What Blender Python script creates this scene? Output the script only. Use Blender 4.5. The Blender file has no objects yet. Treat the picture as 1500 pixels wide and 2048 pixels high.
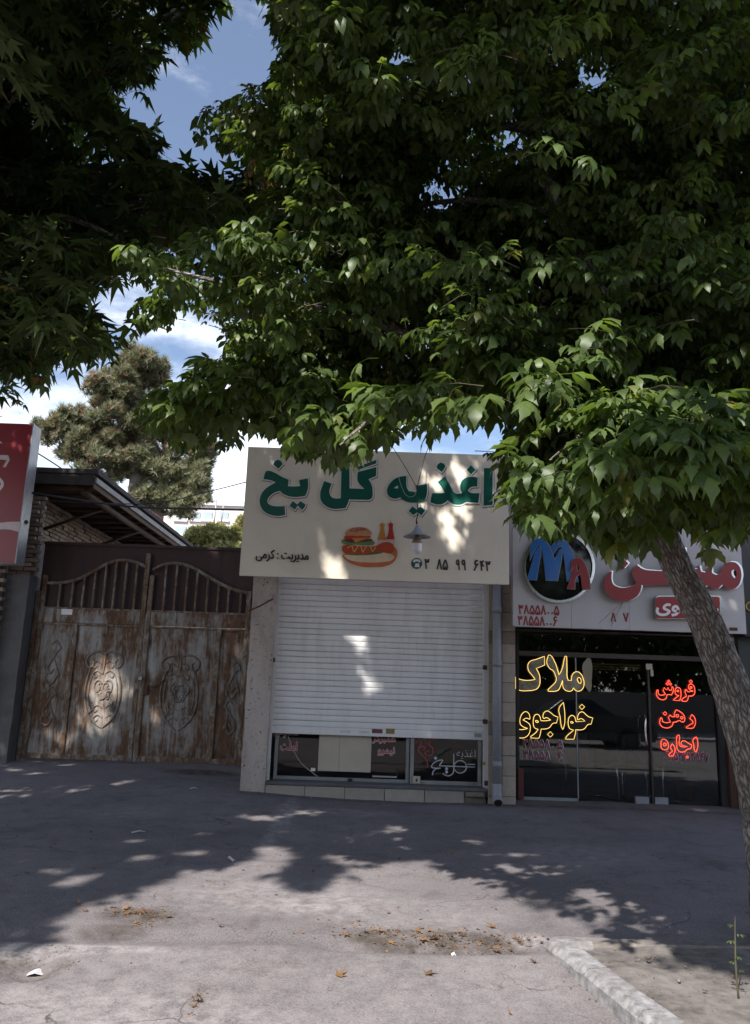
import bpy, bmesh, math, random
import numpy as np
from mathutils import Vector, Matrix, noise as mnoise
random.seed(7); rng = np.random.default_rng(7)
R = math.radians
S = bpy.context.scene
C = S.collection

# ------------------------------------------------------------------ camera
W, H, F = 1500, 2048, 1593.0
PITCH, ROLL, EYE = R(12.25), R(1.95), 1.55
cam_d = bpy.data.cameras.new('camera'); cam = bpy.data.objects.new('camera', cam_d); C.objects.link(cam)
cam_d.sensor_fit = 'VERTICAL'; cam_d.sensor_height = 36; cam_d.sensor_width = 36
cam_d.lens = 36 * F / H; cam_d.clip_start = 0.05; cam_d.clip_end = 2000
cam.matrix_world = Matrix.Translation((0, 0, EYE)) @ Matrix.Rotation(R(90) + PITCH, 4, 'X') @ Matrix.Rotation(ROLL, 4, 'Z')
S.camera = cam

# ------------------------------------------------------------------ sky, sun, exposure
SUN = Vector((0.40, 0.85, -1.0)).normalized()          # direction the light travels
EL = math.asin(-SUN.z); AZ = math.atan2(-SUN.x, -SUN.y)
world = bpy.data.worlds.new('World'); S.world = world; world.use_nodes = True
wn = world.node_tree; wn.nodes.clear()
def WN(t, **k):
    n = wn.nodes.new(t)
    for a, b in k.items(): setattr(n, a, b)
    return n
sky = WN('ShaderNodeTexSky', sky_type='NISHITA', sun_disc=False, sun_elevation=EL, sun_rotation=AZ, altitude=900, air_density=1.0, dust_density=1.3, ozone_density=2.0)
tc = WN('ShaderNodeTexCoord'); mp = WN('ShaderNodeMapping'); mp.inputs['Scale'].default_value = (1, 1, 2.6)
nz = WN('ShaderNodeTexNoise'); nz.inputs['Scale'].default_value = 3.2; nz.inputs['Detail'].default_value = 9; nz.inputs['Roughness'].default_value = 0.62
sp = WN('ShaderNodeSeparateXYZ')
mr = WN('ShaderNodeMapRange'); mr.inputs['From Min'].default_value = 0.05; mr.inputs['From Max'].default_value = 0.62; mr.inputs['To Min'].default_value = 0.26; mr.inputs['To Max'].default_value = -0.03
ad = WN('ShaderNodeMath', operation='ADD')
cr = WN('ShaderNodeMapRange', interpolation_type='SMOOTHSTEP'); cr.inputs['From Min'].default_value = 0.50; cr.inputs['From Max'].default_value = 0.80; cr.inputs['To Min'].default_value = 0.04; cr.inputs['To Max'].default_value = 0.9
mx = WN('ShaderNodeMixRGB'); mx.inputs['Color2'].default_value = (10.5, 10.8, 11.3, 1)
bg = WN('ShaderNodeBackground'); bg.inputs['Strength'].default_value = 0.104
ow = WN('ShaderNodeOutputWorld'); L = wn.links.new
L(tc.outputs['Generated'], mp.inputs['Vector']); L(mp.outputs['Vector'], nz.inputs['Vector'])
L(tc.outputs['Generated'], sp.inputs[0]); L(sp.outputs['Z'], mr.inputs['Value'])
L(nz.outputs['Fac'], ad.inputs[0]); L(mr.outputs[0], ad.inputs[1]); L(ad.outputs[0], cr.inputs['Value'])
L(cr.outputs[0], mx.inputs['Fac']); L(sky.outputs[0], mx.inputs['Color1']); L(mx.outputs[0], bg.inputs['Color']); L(bg.outputs[0], ow.inputs['Surface'])
sun_d = bpy.data.lights.new('sun', 'SUN'); sun_d.energy = 5.0; sun_d.angle = R(0.75); sun_d.color = (1.0, 0.95, 0.88)
sun = bpy.data.objects.new('sun', sun_d); C.objects.link(sun)
sun.rotation_euler = SUN.to_track_quat('-Z', 'Y').to_euler()
S.view_settings.view_transform = 'Standard'; S.view_settings.look = 'None'; S.view_settings.gamma = 1
S.view_settings.exposure = 0.90; S.view_settings.use_curve_mapping = False
S.render.engine = 'CYCLES'
cy = S.cycles; cy.use_denoising = True; cy.max_bounces = 7; cy.diffuse_bounces = 4; cy.glossy_bounces = 4; cy.transmission_bounces = 5; cy.transparent_max_bounces = 10
cy.caustics_reflective = False; cy.caustics_refractive = False; cy.sample_clamp_indirect = 6

# ------------------------------------------------------------------ survey: photo pixel -> place in the world
cp, sp_ = math.cos(PITCH), math.sin(PITCH); cr_, sr_ = math.cos(ROLL), math.sin(ROLL)
FW = np.array([0, cp, sp_]); UP0 = np.array([0, -sp_, cp]); RT0 = np.array([1., 0, 0])
RT = cr_*RT0 + sr_*UP0; UP = -sr_*RT0 + cr_*UP0; EYEP = np.array([0, 0, EYE])
def at(x, y, Y):
    d = FW + RT*(x-W/2)/F - UP*(y-H/2)/F
    return EYEP + d*(Y/d[1])
def on_ground(x, y, Z=0.0):
    d = FW + RT*(x-W/2)/F - UP*(y-H/2)/F
    return EYEP + d*((Z-EYE)/d[2])
def proj(P):
    d = np.asarray(P) - EYEP; z = d @ FW
    z = np.where(z < 0.05, 0.05, z)
    return W/2 + F*(d @ RT)/z, H/2 - F*(d @ UP)/z
def inside(px, py, poly):
    px = np.asarray(px); py = np.asarray(py); c = np.zeros(px.shape, bool); n = len(poly)
    for i in range(n):
        x1, y1 = poly[i]; x2, y2 = poly[(i+1) % n]
        if y1 == y2: continue
        t = ((y1 > py) != (y2 > py)) & (px < (x2-x1)*(py-y1)/(y2-y1) + x1)
        c ^= t
    return c

# ------------------------------------------------------------------ helpers: objects
def tag(o, label=None, cat=None, group=None, kind=None):
    if label: o['label'] = label
    if cat: o['category'] = cat
    if group: o['group'] = group
    if kind: o['kind'] = kind
    return o
def empty(name, loc=(0, 0, 0), label=None, cat=None, group=None):
    o = bpy.data.objects.new(name, None); C.objects.link(o); o.location = loc; o.empty_display_size = 0.1
    return tag(o, label, cat, group)
def wm(o):
    m = o.matrix_basis.copy()
    return m if o.parent is None else wm(o.parent) @ o.matrix_parent_inverse @ m
def put(name, me, m=None, parent=None, loc=None, rot=None, scale=None):
    o = bpy.data.objects.new(name, me); C.objects.link(o)
    if m is not None and len(me.materials) == 0: me.materials.append(m)
    if loc is not None: o.location = loc
    if rot is not None: o.rotation_euler = rot
    if scale is not None: o.scale = scale
    if parent is not None:
        o.parent = parent; o.matrix_parent_inverse = wm(parent).inverted()
    return o
def mesh(name, v, f, smooth=False):
    me = bpy.data.meshes.new(name); me.from_pydata([tuple(map(float, p)) for p in v], [], [tuple(q) for q in f]); me.update()
    if smooth: me.shade_smooth()
    return me
def mesh_np(name, V, faces, shade=None, smooth=False):
    """faces: list of (K,n) int arrays with n = 3 or 4"""
    me = bpy.data.meshes.new(name); V = np.ascontiguousarray(V, dtype=np.float32)
    me.vertices.add(len(V)); me.vertices.foreach_set('co', V.ravel())
    loops = np.concatenate([f.ravel() for f in faces]).astype(np.int32)
    tot = np.concatenate([np.full(len(f), f.shape[1], np.int32) for f in faces])
    st = np.concatenate([[0], np.cumsum(tot)[:-1]]).astype(np.int32)
    me.loops.add(len(loops)); me.loops.foreach_set('vertex_index', loops)
    me.polygons.add(len(tot)); me.polygons.foreach_set('loop_start', st); me.polygons.foreach_set('loop_total', tot)
    if smooth: me.polygons.foreach_set('use_smooth', np.ones(len(tot), bool))
    me.update(calc_edges=True)
    if shade is not None:
        a = me.attributes.new('shade', 'FLOAT', 'POINT'); a.data.foreach_set('value', np.ascontiguousarray(shade, dtype=np.float32))
    return me
def bevel_box(x0, x1, y0, y1, z0, z1, b=0.0, seg=1, name='box'):
    bm = bmesh.new()
    bmesh.ops.create_cube(bm, size=1)
    for v in bm.verts:
        v.co = Vector(((x0+x1)/2+v.co.x*(x1-x0), (y0+y1)/2+v.co.y*(y1-y0), (z0+z1)/2+v.co.z*(z1-z0)))
    if b > 0: bmesh.ops.bevel(bm, geom=bm.edges[:], offset=b, segments=seg, affect='EDGES', profile=0.6)
    me = bpy.data.meshes.new(name); bm.to_mesh(me); bm.free(); return me
def box(name, x0, x1, y0, y1, z0, z1, m, parent=None, b=0.0, seg=1):
    x0, x1 = min(x0, x1), max(x0, x1); y0, y1 = min(y0, y1), max(y0, y1); z0, z1 = min(z0, z1), max(z0, z1)
    c = Vector(((x0+x1)/2, (y0+y1)/2, z0))
    me = bevel_box(x0-c.x, x1-c.x, y0-c.y, y1-c.y, 0, z1-z0, b, seg, name)
    return put(name, me, m, parent, c)
def pbox(name, xa, ya, xb, yb, Y, depth, m, parent=None, b=0.0):
    """box on the plane Y whose front spans photo corners a (top left) and b (bottom right)"""
    p, q = at(xa, ya, Y), at(xb, yb, Y)
    return box(name, p[0], q[0], Y, Y+depth, q[2], p[2], m, parent, b)
BUV = []
def tube_data(pts, rad, seg=8, sub=0, cap=True, bark=0.0):
    pts = [Vector(p) for p in pts]; rad = list(rad)
    if sub:
        P, Q = [], []
        n = len(pts)
        for i in range(n-1):
            p0 = pts[max(i-1, 0)]; p1 = pts[i]; p2 = pts[i+1]; p3 = pts[min(i+2, n-1)]
            for k in range(sub):
                t = k/sub
                P.append(0.5*((2*p1)+(p2-p0)*t+(2*p0-5*p1+4*p2-p3)*t*t+(-p0+3*p1-3*p2+p3)*t**3)); Q.append(rad[i]*(1-t)+rad[i+1]*t)
        P.append(pts[-1]); Q.append(rad[-1]); pts, rad = P, Q
    V, Fc = [], []; n = len(pts); prev = None; arc = 0; BUV.clear()
    for i in range(n):
        t = (pts[min(i+1, n-1)] - pts[max(i-1, 0)]).normalized()
        if prev is None:
            a = t.cross(Vector((1, 0, 0)) if abs(t.x) < 0.8 else Vector((0, 1, 0))).normalized()
        else:
            a = (prev - t*prev.dot(t)).normalized()
        prev = a; b = t.cross(a)
        if i: arc += (pts[i]-pts[i-1]).length
        for k in range(seg):
            th = 2*math.pi*k/seg; r = rad[i]
            if bark:
                q = Vector((math.cos(th)*4.2, math.sin(th)*4.2, arc*5.0))
                rid = abs(mnoise.noise(q + Vector((0, 0, mnoise.noise(q*0.9)*1.5))))
                r *= 1 - bark*(1 - min(1, rid*3.2)) + 0.06*mnoise.noise(Vector((math.cos(th)*1.2, math.sin(th)*1.2, arc*1.6)))
            V.append(pts[i] + (a*math.cos(th) + b*math.sin(th))*r); BUV.append((math.cos(th)*rad[i], math.sin(th)*rad[i], arc))
    for i in range(n-1):
        for k in range(seg):
            k2 = (k+1) % seg
            Fc.append((i*seg+k, i*seg+k2, (i+1)*seg+k2, (i+1)*seg+k))
    if cap:
        Fc.append(tuple(reversed(range(seg)))); Fc.append(tuple(range((n-1)*seg, n*seg)))
    return V, Fc
def tube(name, pts, rad, m, parent=None, seg=8, sub=0, smooth=True, bark=0.0):
    if not isinstance(rad, (list, tuple)): rad = [rad]*len(pts)
    c = Vector(pts[0]); V, Fc = tube_data([Vector(p)-c for p in pts], rad, seg, sub, True, bark)
    me = mesh(name, V, Fc, smooth)
    if bark: me.attributes.new('buv', 'FLOAT_VECTOR', 'POINT').data.foreach_set('vector', np.array(BUV, np.float32).ravel())
    return put(name, me, m, parent, c)
def lathe(name, prof, m, parent=None, loc=(0, 0, 0), seg=24, rot=None):
    V, Fc = [], []; n = len(prof)
    for r, z in prof:
        for k in range(seg):
            th = 2*math.pi*k/seg; V.append((r*math.cos(th), r*math.sin(th), z))
    for i in range(n-1):
        for k in range(seg):
            k2 = (k+1) % seg; Fc.append((i*seg+k, i*seg+k2, (i+1)*seg+k2, (i+1)*seg+k))
    return put(name, mesh(name, V, Fc, True), m, parent, loc, rot)

# flat artwork on a facade plane: contours are photo pixels surveyed onto the plane Y
def corner_curve(loops, fill=True, offset=0.0, extrude=0.0, bevel=0.0, cyclic=True, sharp=48, res=4):
    cu = bpy.data.curves.new('c', 'CURVE'); cu.dimensions = '2D' if fill else '3D'
    cu.fill_mode = 'BOTH' if fill else 'FULL'
    cu.offset = offset; cu.extrude = extrude; cu.bevel_depth = bevel; cu.bevel_resolution = 1; cu.resolution_u = res
    for lp in loops:
        s = cu.splines.new('BEZIER'); s.bezier_points.add(len(lp)-1); n = len(lp)
        for i, p in enumerate(lp):
            b = s.bezier_points[i]; b.co = (p[0], p[1], 0)
            a0 = lp[(i-1) % n]; a1 = lp[(i+1) % n]
            v1 = Vector((p[0]-a0[0], p[1]-a0[1])); v2 = Vector((a1[0]-p[0], a1[1]-p[1]))
            ang = math.degrees(abs(v1.angle_signed(v2))) if v1.length > 1e-6 and v2.length > 1e-6 else 0
            ht = 'VECTOR' if ang > sharp else 'AUTO'
            b.handle_left_type = ht; b.handle_right_type = ht
        s.use_cyclic_u = cyclic
    return cu
def curve_mesh(cu, name):
    o = bpy.data.objects.new('tmp', cu); C.objects.link(o)
    dg = bpy.context.evaluated_depsgraph_get(); dg.update()
    me = bpy.data.meshes.new_from_object(o.evaluated_get(dg)); me.name = name
    bpy.data.objects.remove(o); bpy.data.curves.remove(cu)
    return me
def wall_art(name, loops, Y, m, parent, org, zoom, **k):
    """loops in enlarged-view coordinates; org = photo corner of that view, zoom = its magnification; sheet stands on plane Y facing the street"""
    LL = []
    for lp in loops:
        LL.append([(lambda w: (w[0], w[2]))(at(org[0]+p[0]/zoom, org[1]+p[1]/zoom, Y)) for p in lp])
    cx = sum(p[0] for p in LL[0])/len(LL[0]); cz = min(p[1] for p in LL[0])
    LL = [[(a-cx, b-cz) for a, b in lp] for lp in LL]
    me = curve_mesh(corner_curve(LL, **k), name)
    return put(name, me, m, parent, (cx, Y, cz), (R(90), 0, 0))
def disc(cx, cy, r, n=12): return [(cx+r*math.cos(2*math.pi*i/n), cy+r*math.sin(2*math.pi*i/n)) for i in range(n)]
def dia(cx, cy, r): return [(cx, cy-r), (cx+r, cy), (cx, cy+r), (cx-r, cy)]

# Persian lettering: joined forms (isolated, final, initial, medial), drawn left to right
AR = {'ا': ('\uFE8D', '\uFE8E', None, None), 'د': ('\uFEA9', '\uFEAA', None, None), 'ذ': ('\uFEAB', '\uFEAC', None, None),
      'ر': ('\uFEAD', '\uFEAE', None, None), 'و': ('\uFEED', '\uFEEE', None, None), 'غ': ('\uFECD', '\uFECE', '\uFECF', '\uFED0'),
      'ی': ('\uFBFC', '\uFBFD', '\uFBFE', '\uFBFF'), 'ه': ('\uFEE9', '\uFEEA', '\uFEEB', '\uFEEC'), 'م': ('\uFEE1', '\uFEE2', '\uFEE3', '\uFEE4'),
      'ت': ('\uFE95', '\uFE96', '\uFE97', '\uFE98'), 'ک': ('\uFB8E', '\uFB8F', '\uFB90', '\uFB91'), 'گ': ('\uFB92', '\uFB93', '\uFB94', '\uFB95'),
      'ل': ('\uFEDD', '\uFEDE', '\uFEDF', '\uFEE0'), 'ب': ('\uFE8F', '\uFE90', '\uFE91', '\uFE92'), 'ن': ('\uFEE5', '\uFEE6', '\uFEE7', '\uFEE8'),
      'خ': ('\uFEA5', '\uFEA6', '\uFEA7', '\uFEA8'), 'ج': ('\uFE9D', '\uFE9E', '\uFE9F', '\uFEA0')}
def shape(s):
    out = []
    for i, ch in enumerate(s):
        if ch not in AR: out.append(ch); continue
        pv = i > 0 and s[i-1] in AR and AR[s[i-1]][2] is not None
        nx = i+1 < len(s) and s[i+1] in AR and AR[ch][2] is not None
        out.append(AR[ch][(3 if nx else 1) if pv else (2 if nx else 0)])
    return ''.join(reversed(out))
def fa(n): return ''.join(chr(0x6F0+int(c)) if c.isdigit() else c for c in n)
def lettering(name, s, xa, ya, xb, yb, Y, m, parent, bold=0.0, extrude=0.0008):
    """a line of print fitted between photo corners a and b on plane Y"""
    cu = bpy.data.curves.new('t', 'FONT'); cu.body = s; cu.size = 1; cu.extrude = extrude; cu.offset = bold; cu.resolution_u = 3
    me = curve_mesh(cu, name)
    n = len(me.vertices); co = np.empty(n*3, np.float32); me.vertices.foreach_get('co', co); co = co.reshape(-1, 3)
    p, q = at(xa, (ya+yb)/2, Y), at(xb, (ya+yb)/2, Y); pt, pb = at((xa+xb)/2, ya, Y), at((xa+xb)/2, yb, Y)
    mn, mxx = co.min(0), co.max(0)
    co[:, 0] = (co[:, 0]-mn[0])/(mxx[0]-mn[0])*(q[0]-p[0]); co[:, 1] = (co[:, 1]-mn[1])/(mxx[1]-mn[1])*(pt[2]-pb[2])
    me.vertices.foreach_set('co', co.ravel()); me.update()
    return put(name, me, m, parent, (p[0], Y, pb[2]), (R(90), 0, 0))

DIG = {'0': [[(.5, .30), (.5, .12)]], '1': [[(.35, 1), (.5, .6), (.6, 0)]], '2': [[(.15, 1), (.3, .6), (.42, 0)], [(.2, .85), (.4, .66), (.75, .7), (.88, 1)]], '3': [[(.1, 1), (.26, .6), (.38, 0)], [(.14, .85), (.3, .68), (.48, .72), (.52, .95)], [(.52, .8), (.62, .68), (.82, .72), (.9, 1)]],
       '4': [[(.15, 1), (.3, .6), (.42, 0)], [(.3, .62), (.6, .5), (.9, .52)], [(.88, .95), (.62, .96), (.48, .78), (.6, .56)]], '5': [[(.5, 1), (.2, .6), (.05, .25), (.22, .02), (.42, .1), (.5, .32), (.58, .1), (.8, .02), (.95, .25), (.8, .6), (.5, 1)]], '6': [[(.85, .98), (.5, 1), (.28, .8), (.45, .6), (.92, .66)], [(.66, .6), (.4, .3), (.1, 0)]],
       '7': [[(.05, 1), (.3, .5), (.5, 0), (.7, .5), (.95, 1)]], '8': [[(.05, 0), (.3, .5), (.5, 1), (.7, .5), (.95, 0)]], '9': [[(.72, .75), (.6, .98), (.32, .95), (.22, .72), (.4, .56), (.7, .62)], [(.72, .85), (.74, .5), (.82, 0)]]}
def digits(name, s, xa, ya, xb, yb, Y, m, parent, r=0.09):
    """painted Persian numerals, each figure a part"""
    adv = [0.62 if c == ' ' else (0.75 if c in '01' else 1.12) for c in s]; tot = sum(adv); x = 0.0; hp = yb-ya
    p0, p1 = at(xa, (ya+yb)/2, Y), at(xb, (ya+yb)/2, Y); zt_, zb_ = at((xa+xb)/2, ya, Y)[2], at((xa+xb)/2, yb, Y)[2]; sx = (p1[0]-p0[0])/tot; hz = zt_-zb_; tilt = (p1[2]-p0[2])/(p1[0]-p0[0]) if p1[0] != p0[0] else 0
    for c, a in zip(s, adv):
        if c != ' ':
            V, Fc = [], []
            for st in DIG[c]:
                w_ = 0.92 if c not in '01' else 0.62
                P = [Vector(((x+q[0]*w_)*sx, 0, q[1]*hz)) for q in st]; v, f = tube_data(P, [r*hz]*len(P), 6, 3 if len(P) > 2 else 0); o = len(V); V += [(q.x, q.y*0.12, q.z) for q in v]; Fc += [tuple(i+o for i in g) for g in f]
            put(name, mesh(name, V, Fc, True), m, parent, (p0[0], Y, zb_))
        x += a
# ------------------------------------------------------------------ materials
MATS = {}
def new_mat(name):
    m = bpy.data.materials.new(name); m.use_nodes = True; nt = m.node_tree; b = nt.nodes['Principled BSDF']; MATS[name] = m
    return m, nt, b
def rgba(c): return (c[0], c[1], c[2], 1)
def ramp(nt, fac, stops):
    r = nt.nodes.new('ShaderNodeValToRGB'); e = r.color_ramp.elements
    while len(e) < len(stops): e.new(0.5)
    for k, (p, c) in enumerate(stops): e[k].position = p; e[k].color = rgba(c)
    nt.links.new(fac, r.inputs[0]); return r.outputs[0]
def noise(nt, scale, detail=5, rough=0.6, stretch=(1, 1, 1), dist=0.0, off=(0, 0, 0)):
    g = nt.nodes.new('ShaderNodeNewGeometry'); mpp = nt.nodes.new('ShaderNodeMapping'); mpp.inputs['Scale'].default_value = stretch; mpp.inputs['Location'].default_value = off
    n = nt.nodes.new('ShaderNodeTexNoise'); n.inputs['Scale'].default_value = scale; n.inputs['Detail'].default_value = detail; n.inputs['Roughness'].default_value = rough; n.inputs['Distortion'].default_value = dist
    nt.links.new(g.outputs['Position'], mpp.inputs['Vector']); nt.links.new(mpp.outputs['Vector'], n.inputs['Vector'])
    return n.outputs['Fac']
def mix(nt, f, a, b, mode='MIX'):
    n = nt.nodes.new('ShaderNodeMixRGB'); n.blend_type = mode
    for s, v in ((n.inputs['Fac'], f), (n.inputs['Color1'], a), (n.inputs['Color2'], b)):
        if isinstance(v, (int, float)): s.default_value = v
        elif isinstance(v, tuple): s.default_value = rgba(v)
        else: nt.links.new(v, s)
    return n.outputs[0]
def rng_map(nt, v, a, b, c=0.0, d=1.0):
    n = nt.nodes.new('ShaderNodeMapRange'); n.inputs['From Min'].default_value = a; n.inputs['From Max'].default_value = b; n.inputs['To Min'].default_value = c; n.inputs['To Max'].default_value = d
    nt.links.new(v, n.inputs['Value']); return n.outputs[0]
def bump(nt, b, h, strength=0.3, dist=0.01):
    n = nt.nodes.new('ShaderNodeBump'); n.inputs['Strength'].default_value = strength; n.inputs['Distance'].default_value = dist
    nt.links.new(h, n.inputs['Height']); nt.links.new(n.outputs[0], b.inputs['Normal'])
def plain(name, col, rough=0.6, var=0.15, scale=6, metal=0.0, bmp=0.1, spec=None, stretch=(1, 1, 1), grime=None, gamt=0.5, gst=(1, 1, 0.6)):
    if name in MATS: return MATS[name]
    m, nt, b = new_mat(name)
    n1 = noise(nt, scale, 6, 0.65, stretch)
    lo = tuple(c*(1-var) for c in col); hi = tuple(min(1, c*(1+var)) for c in col)
    c = ramp(nt, n1, [(0.3, lo), (0.7, hi)])
    if grime:
        g = rng_map(nt, noise(nt, 2.3, 8, 0.7, gst, 0.4), 0.46, 0.72)
        gm = nt.nodes.new('ShaderNodeMath'); gm.operation = 'MULTIPLY'; gm.inputs[1].default_value = gamt; nt.links.new(g, gm.inputs[0])
        c = mix(nt, gm.outputs[0], c, grime)
    nt.links.new(c, b.inputs['Base Color'])
    b.inputs['Roughness'].default_value = rough; b.inputs['Metallic'].default_value = metal
    if spec is not None: b.inputs['Specular IOR Level'].default_value = spec
    if bmp: bump(nt, b, noise(nt, scale*9, 4, 0.6), bmp, 0.004)
    return m
def obj_tint(name, stops, rough=0.85, scale=30, bmp=0.4, spread=0.75):
    """pieces of one kind, each a little different (by object), with fine grain"""
    m, nt, b = new_mat(name)
    oi = nt.nodes.new('ShaderNodeObjectInfo')
    c = ramp(nt, oi.outputs['Random'], stops)
    n1 = noise(nt, scale, 6, 0.7)
    g = ramp(nt, n1, [(0.25, (0.6, 0.58, 0.56)), (0.75, (1.25, 1.25, 1.25))])
    nt.links.new(mix(nt, spread, c, g, 'MULTIPLY'), b.inputs['Base Color']); b.inputs['Roughness'].default_value = rough
    bump(nt, b, n1, bmp, 0.01)
    return m

# ------------------------------------------------------------------ surface materials
def ground_material():
    m, nt, b = new_mat('worn_asphalt')
    big = noise(nt, 0.55, 5, 0.6); mid = noise(nt, 3.5, 8, 0.7, dist=0.6); fine = noise(nt, 85, 4, 0.75); fine2 = noise(nt, 60, 4, 0.6)
    c = ramp(nt, big, [(0.3, (0.142, 0.129, 0.135)), (0.7, (0.202, 0.184, 0.190))])
    c = mix(nt, 0.55, c, ramp(nt, mid, [(0.32, (0.45, 0.43, 0.42)), (0.46, (0.86, 0.84, 0.83)), (0.6, (1.0, 0.98, 0.97)), (0.76, (1.35, 1.32, 1.3))]), 'MULTIPLY')
    c = mix(nt, 0.75, c, ramp(nt, fine, [(0.36, (0.42, 0.42, 0.43)), (0.5, (0.95, 0.95, 0.95)), (0.6, (1.08, 1.08, 1.08)), (0.72, (1.9, 1.85, 1.8))]), 'MULTIPLY')
    a = nt.nodes.new('ShaderNodeAttribute'); a.attribute_name = 'dirt'
    dm = nt.nodes.new('ShaderNodeMath'); dm.operation = 'MULTIPLY'; nt.links.new(a.outputs['Fac'], dm.inputs[0]); nt.links.new(rng_map(nt, noise(nt, 7, 7, 0.7), 0.32, 0.6, 0.15, 1), dm.inputs[1])
    c = mix(nt, dm.outputs[0], c, (0.052, 0.042, 0.035))
    l = nt.nodes.new('ShaderNodeAttribute'); l.attribute_name = 'pale'
    lm = nt.nodes.new('ShaderNodeMath'); lm.operation = 'MULTIPLY'; nt.links.new(l.outputs['Fac'], lm.inputs[0]); nt.links.new(rng_map(nt, noise(nt, 9, 7, 0.75), 0.4, 0.62), lm.inputs[1])
    c = mix(nt, lm.outputs[0], c, (0.30, 0.278, 0.28))
    # hairline cracks
    v = nt.nodes.new('ShaderNodeTexVoronoi'); v.feature = 'DISTANCE_TO_EDGE'; v.inputs['Scale'].default_value = 0.8
    g = nt.nodes.new('ShaderNodeNewGeometry'); vm = nt.nodes.new('ShaderNodeVectorMath'); vm.operation = 'ADD'
    nn = nt.nodes.new('ShaderNodeTexNoise'); nn.inputs['Scale'].default_value = 2.2; nn.inputs['Detail'].default_value = 7
    sc = nt.nodes.new('ShaderNodeVectorMath'); sc.operation = 'SCALE'; sc.inputs['Scale'].default_value = 0.7
    nt.links.new(g.outputs['Position'], nn.inputs['Vector']); nt.links.new(nn.outputs['Color'], sc.inputs[0]); nt.links.new(g.outputs['Position'], vm.inputs[0]); nt.links.new(sc.outputs[0], vm.inputs[1]); nt.links.new(vm.outputs[0], v.inputs['Vector'])
    ck = rng_map(nt, v.outputs['Distance'], 0.0, 0.007, 1, 0)
    km = nt.nodes.new('ShaderNodeMath'); km.operation = 'MULTIPLY'; nt.links.new(ck, km.inputs[0]); nt.links.new(rng_map(nt, noise(nt, 0.9, 3), 0.48, 0.6), km.inputs[1])
    c = mix(nt, km.outputs[0], c, (0.06, 0.055, 0.05))
    nt.links.new(c, b.inputs['Base Color']); b.inputs['Roughness'].default_value = 0.92; b.inputs['Specular IOR Level'].default_value = 0.25
    h = nt.nodes.new('ShaderNodeMath'); h.operation = 'ADD'; nt.links.new(fine2, h.inputs[0]); nt.links.new(fine, h.inputs[1])
    bump(nt, b, h.outputs[0], 0.55, 0.006)
    return m
M_ground = ground_material()
M_kerb = plain('whitewashed_concrete', (0.21, 0.204, 0.21), 0.92, 0.55, 18, bmp=0.8, grime=(0.13, 0.115, 0.105), gamt=0.85)
M_soil = plain('dry_soil', (0.115, 0.10, 0.092), 0.97, 0.5, 12, bmp=1.0, grime=(0.22, 0.205, 0.195), gamt=0.7)
M_plaster = plain('stained_plaster', (0.42, 0.37, 0.335), 0.92, 0.25, 4, bmp=0.5, grime=(0.13, 0.105, 0.09), gamt=0.75)
def speckled_plaster():
    m, nt, b = new_mat('speckled_plaster')
    c = ramp(nt, noise(nt, 2.2, 7, 0.65, (1, 1, .6), .5), [(0.3, (0.30, 0.25, 0.22)), (0.55, (0.46, 0.40, 0.365)), (0.75, (0.52, 0.46, 0.42))])
    c = mix(nt, rng_map(nt, noise(nt, 26, 4, 0.6), 0.60, 0.68), c, (0.10, 0.075, 0.065)); c = mix(nt, rng_map(nt, noise(nt, 9, 5, 0.7, (1, 1, .5)), 0.60, 0.80, 0, .8), c, (0.17, 0.125, 0.105))
    c = mix(nt, rng_map(nt, noise(nt, 6, 6, 0.7, off=(3, 7, 1)), 0.60, 0.74, 0, .55), c, (0.42, 0.20, 0.18))
    nt.links.new(c, b.inputs['Base Color']); b.inputs['Roughness'].default_value = .93; bump(nt, b, noise(nt, 34, 6, .7), .6, .012); return m
M_pier = speckled_plaster()
M_greypl = plain('grey_plaster', (0.115, 0.112, 0.115), 0.93, 0.25, 3, bmp=0.4, grime=(0.06, 0.055, 0.05), gamt=0.5)
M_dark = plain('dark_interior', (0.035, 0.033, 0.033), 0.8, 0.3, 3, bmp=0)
M_mortar = plain('old_mortar', (0.16, 0.14, 0.125), 0.95, 0.35, 8, bmp=0.8)
M_brick = obj_tint('weathered_brick', [(0, (0.20, 0.15, 0.115)), (0.3, (0.27, 0.20, 0.145)), (0.6, (0.33, 0.26, 0.195)), (1, (0.16, 0.11, 0.085))])
M_wood = plain('rough_timber', (0.085, 0.052, 0.032), 0.85, 0.4, 9, bmp=0.5, stretch=(1, 0.15, 1))
M_tar = plain('tarred_roof', (0.055, 0.048, 0.045), 0.95, 0.4, 5, bmp=0.8)
M_zinc = plain('weathered_zinc', (0.34, 0.33, 0.33), 0.5, 0.25, 5, metal=0.35, bmp=0.15, grime=(0.12, 0.1, 0.09), gamt=0.6)
M_white_al = plain('white_enamel', (0.70, 0.69, 0.69), 0.42, 0.06, 3, bmp=0.05, grime=(0.42, 0.40, 0.38), gamt=0.35)
M_slat = plain('shutter_enamel', (0.76, 0.75, 0.76), 0.36, 0.05, 2, bmp=0.04, grime=(0.46, 0.44, 0.43), gamt=0.42, stretch=(0.3, 1, 3), gst=(2.6, 1, 0.45))
M_banner = plain('cream_banner', (0.83, 0.755, 0.635), 0.55, 0.03, 2, bmp=0.05, grime=(0.62, 0.55, 0.44), gamt=0.35)
M_whitebd = plain('white_panel', (0.50, 0.475, 0.48), 0.35, 0.05, 2, bmp=0.03, grime=(0.44, 0.41, 0.40), gamt=0.4)
M_green = plain('sign_green', (0.008, 0.105, 0.075), 0.35, 0.1, 3, bmp=0)
M_white = plain('sign_white', (0.78, 0.77, 0.75), 0.5, 0.03, 3, bmp=0)
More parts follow.
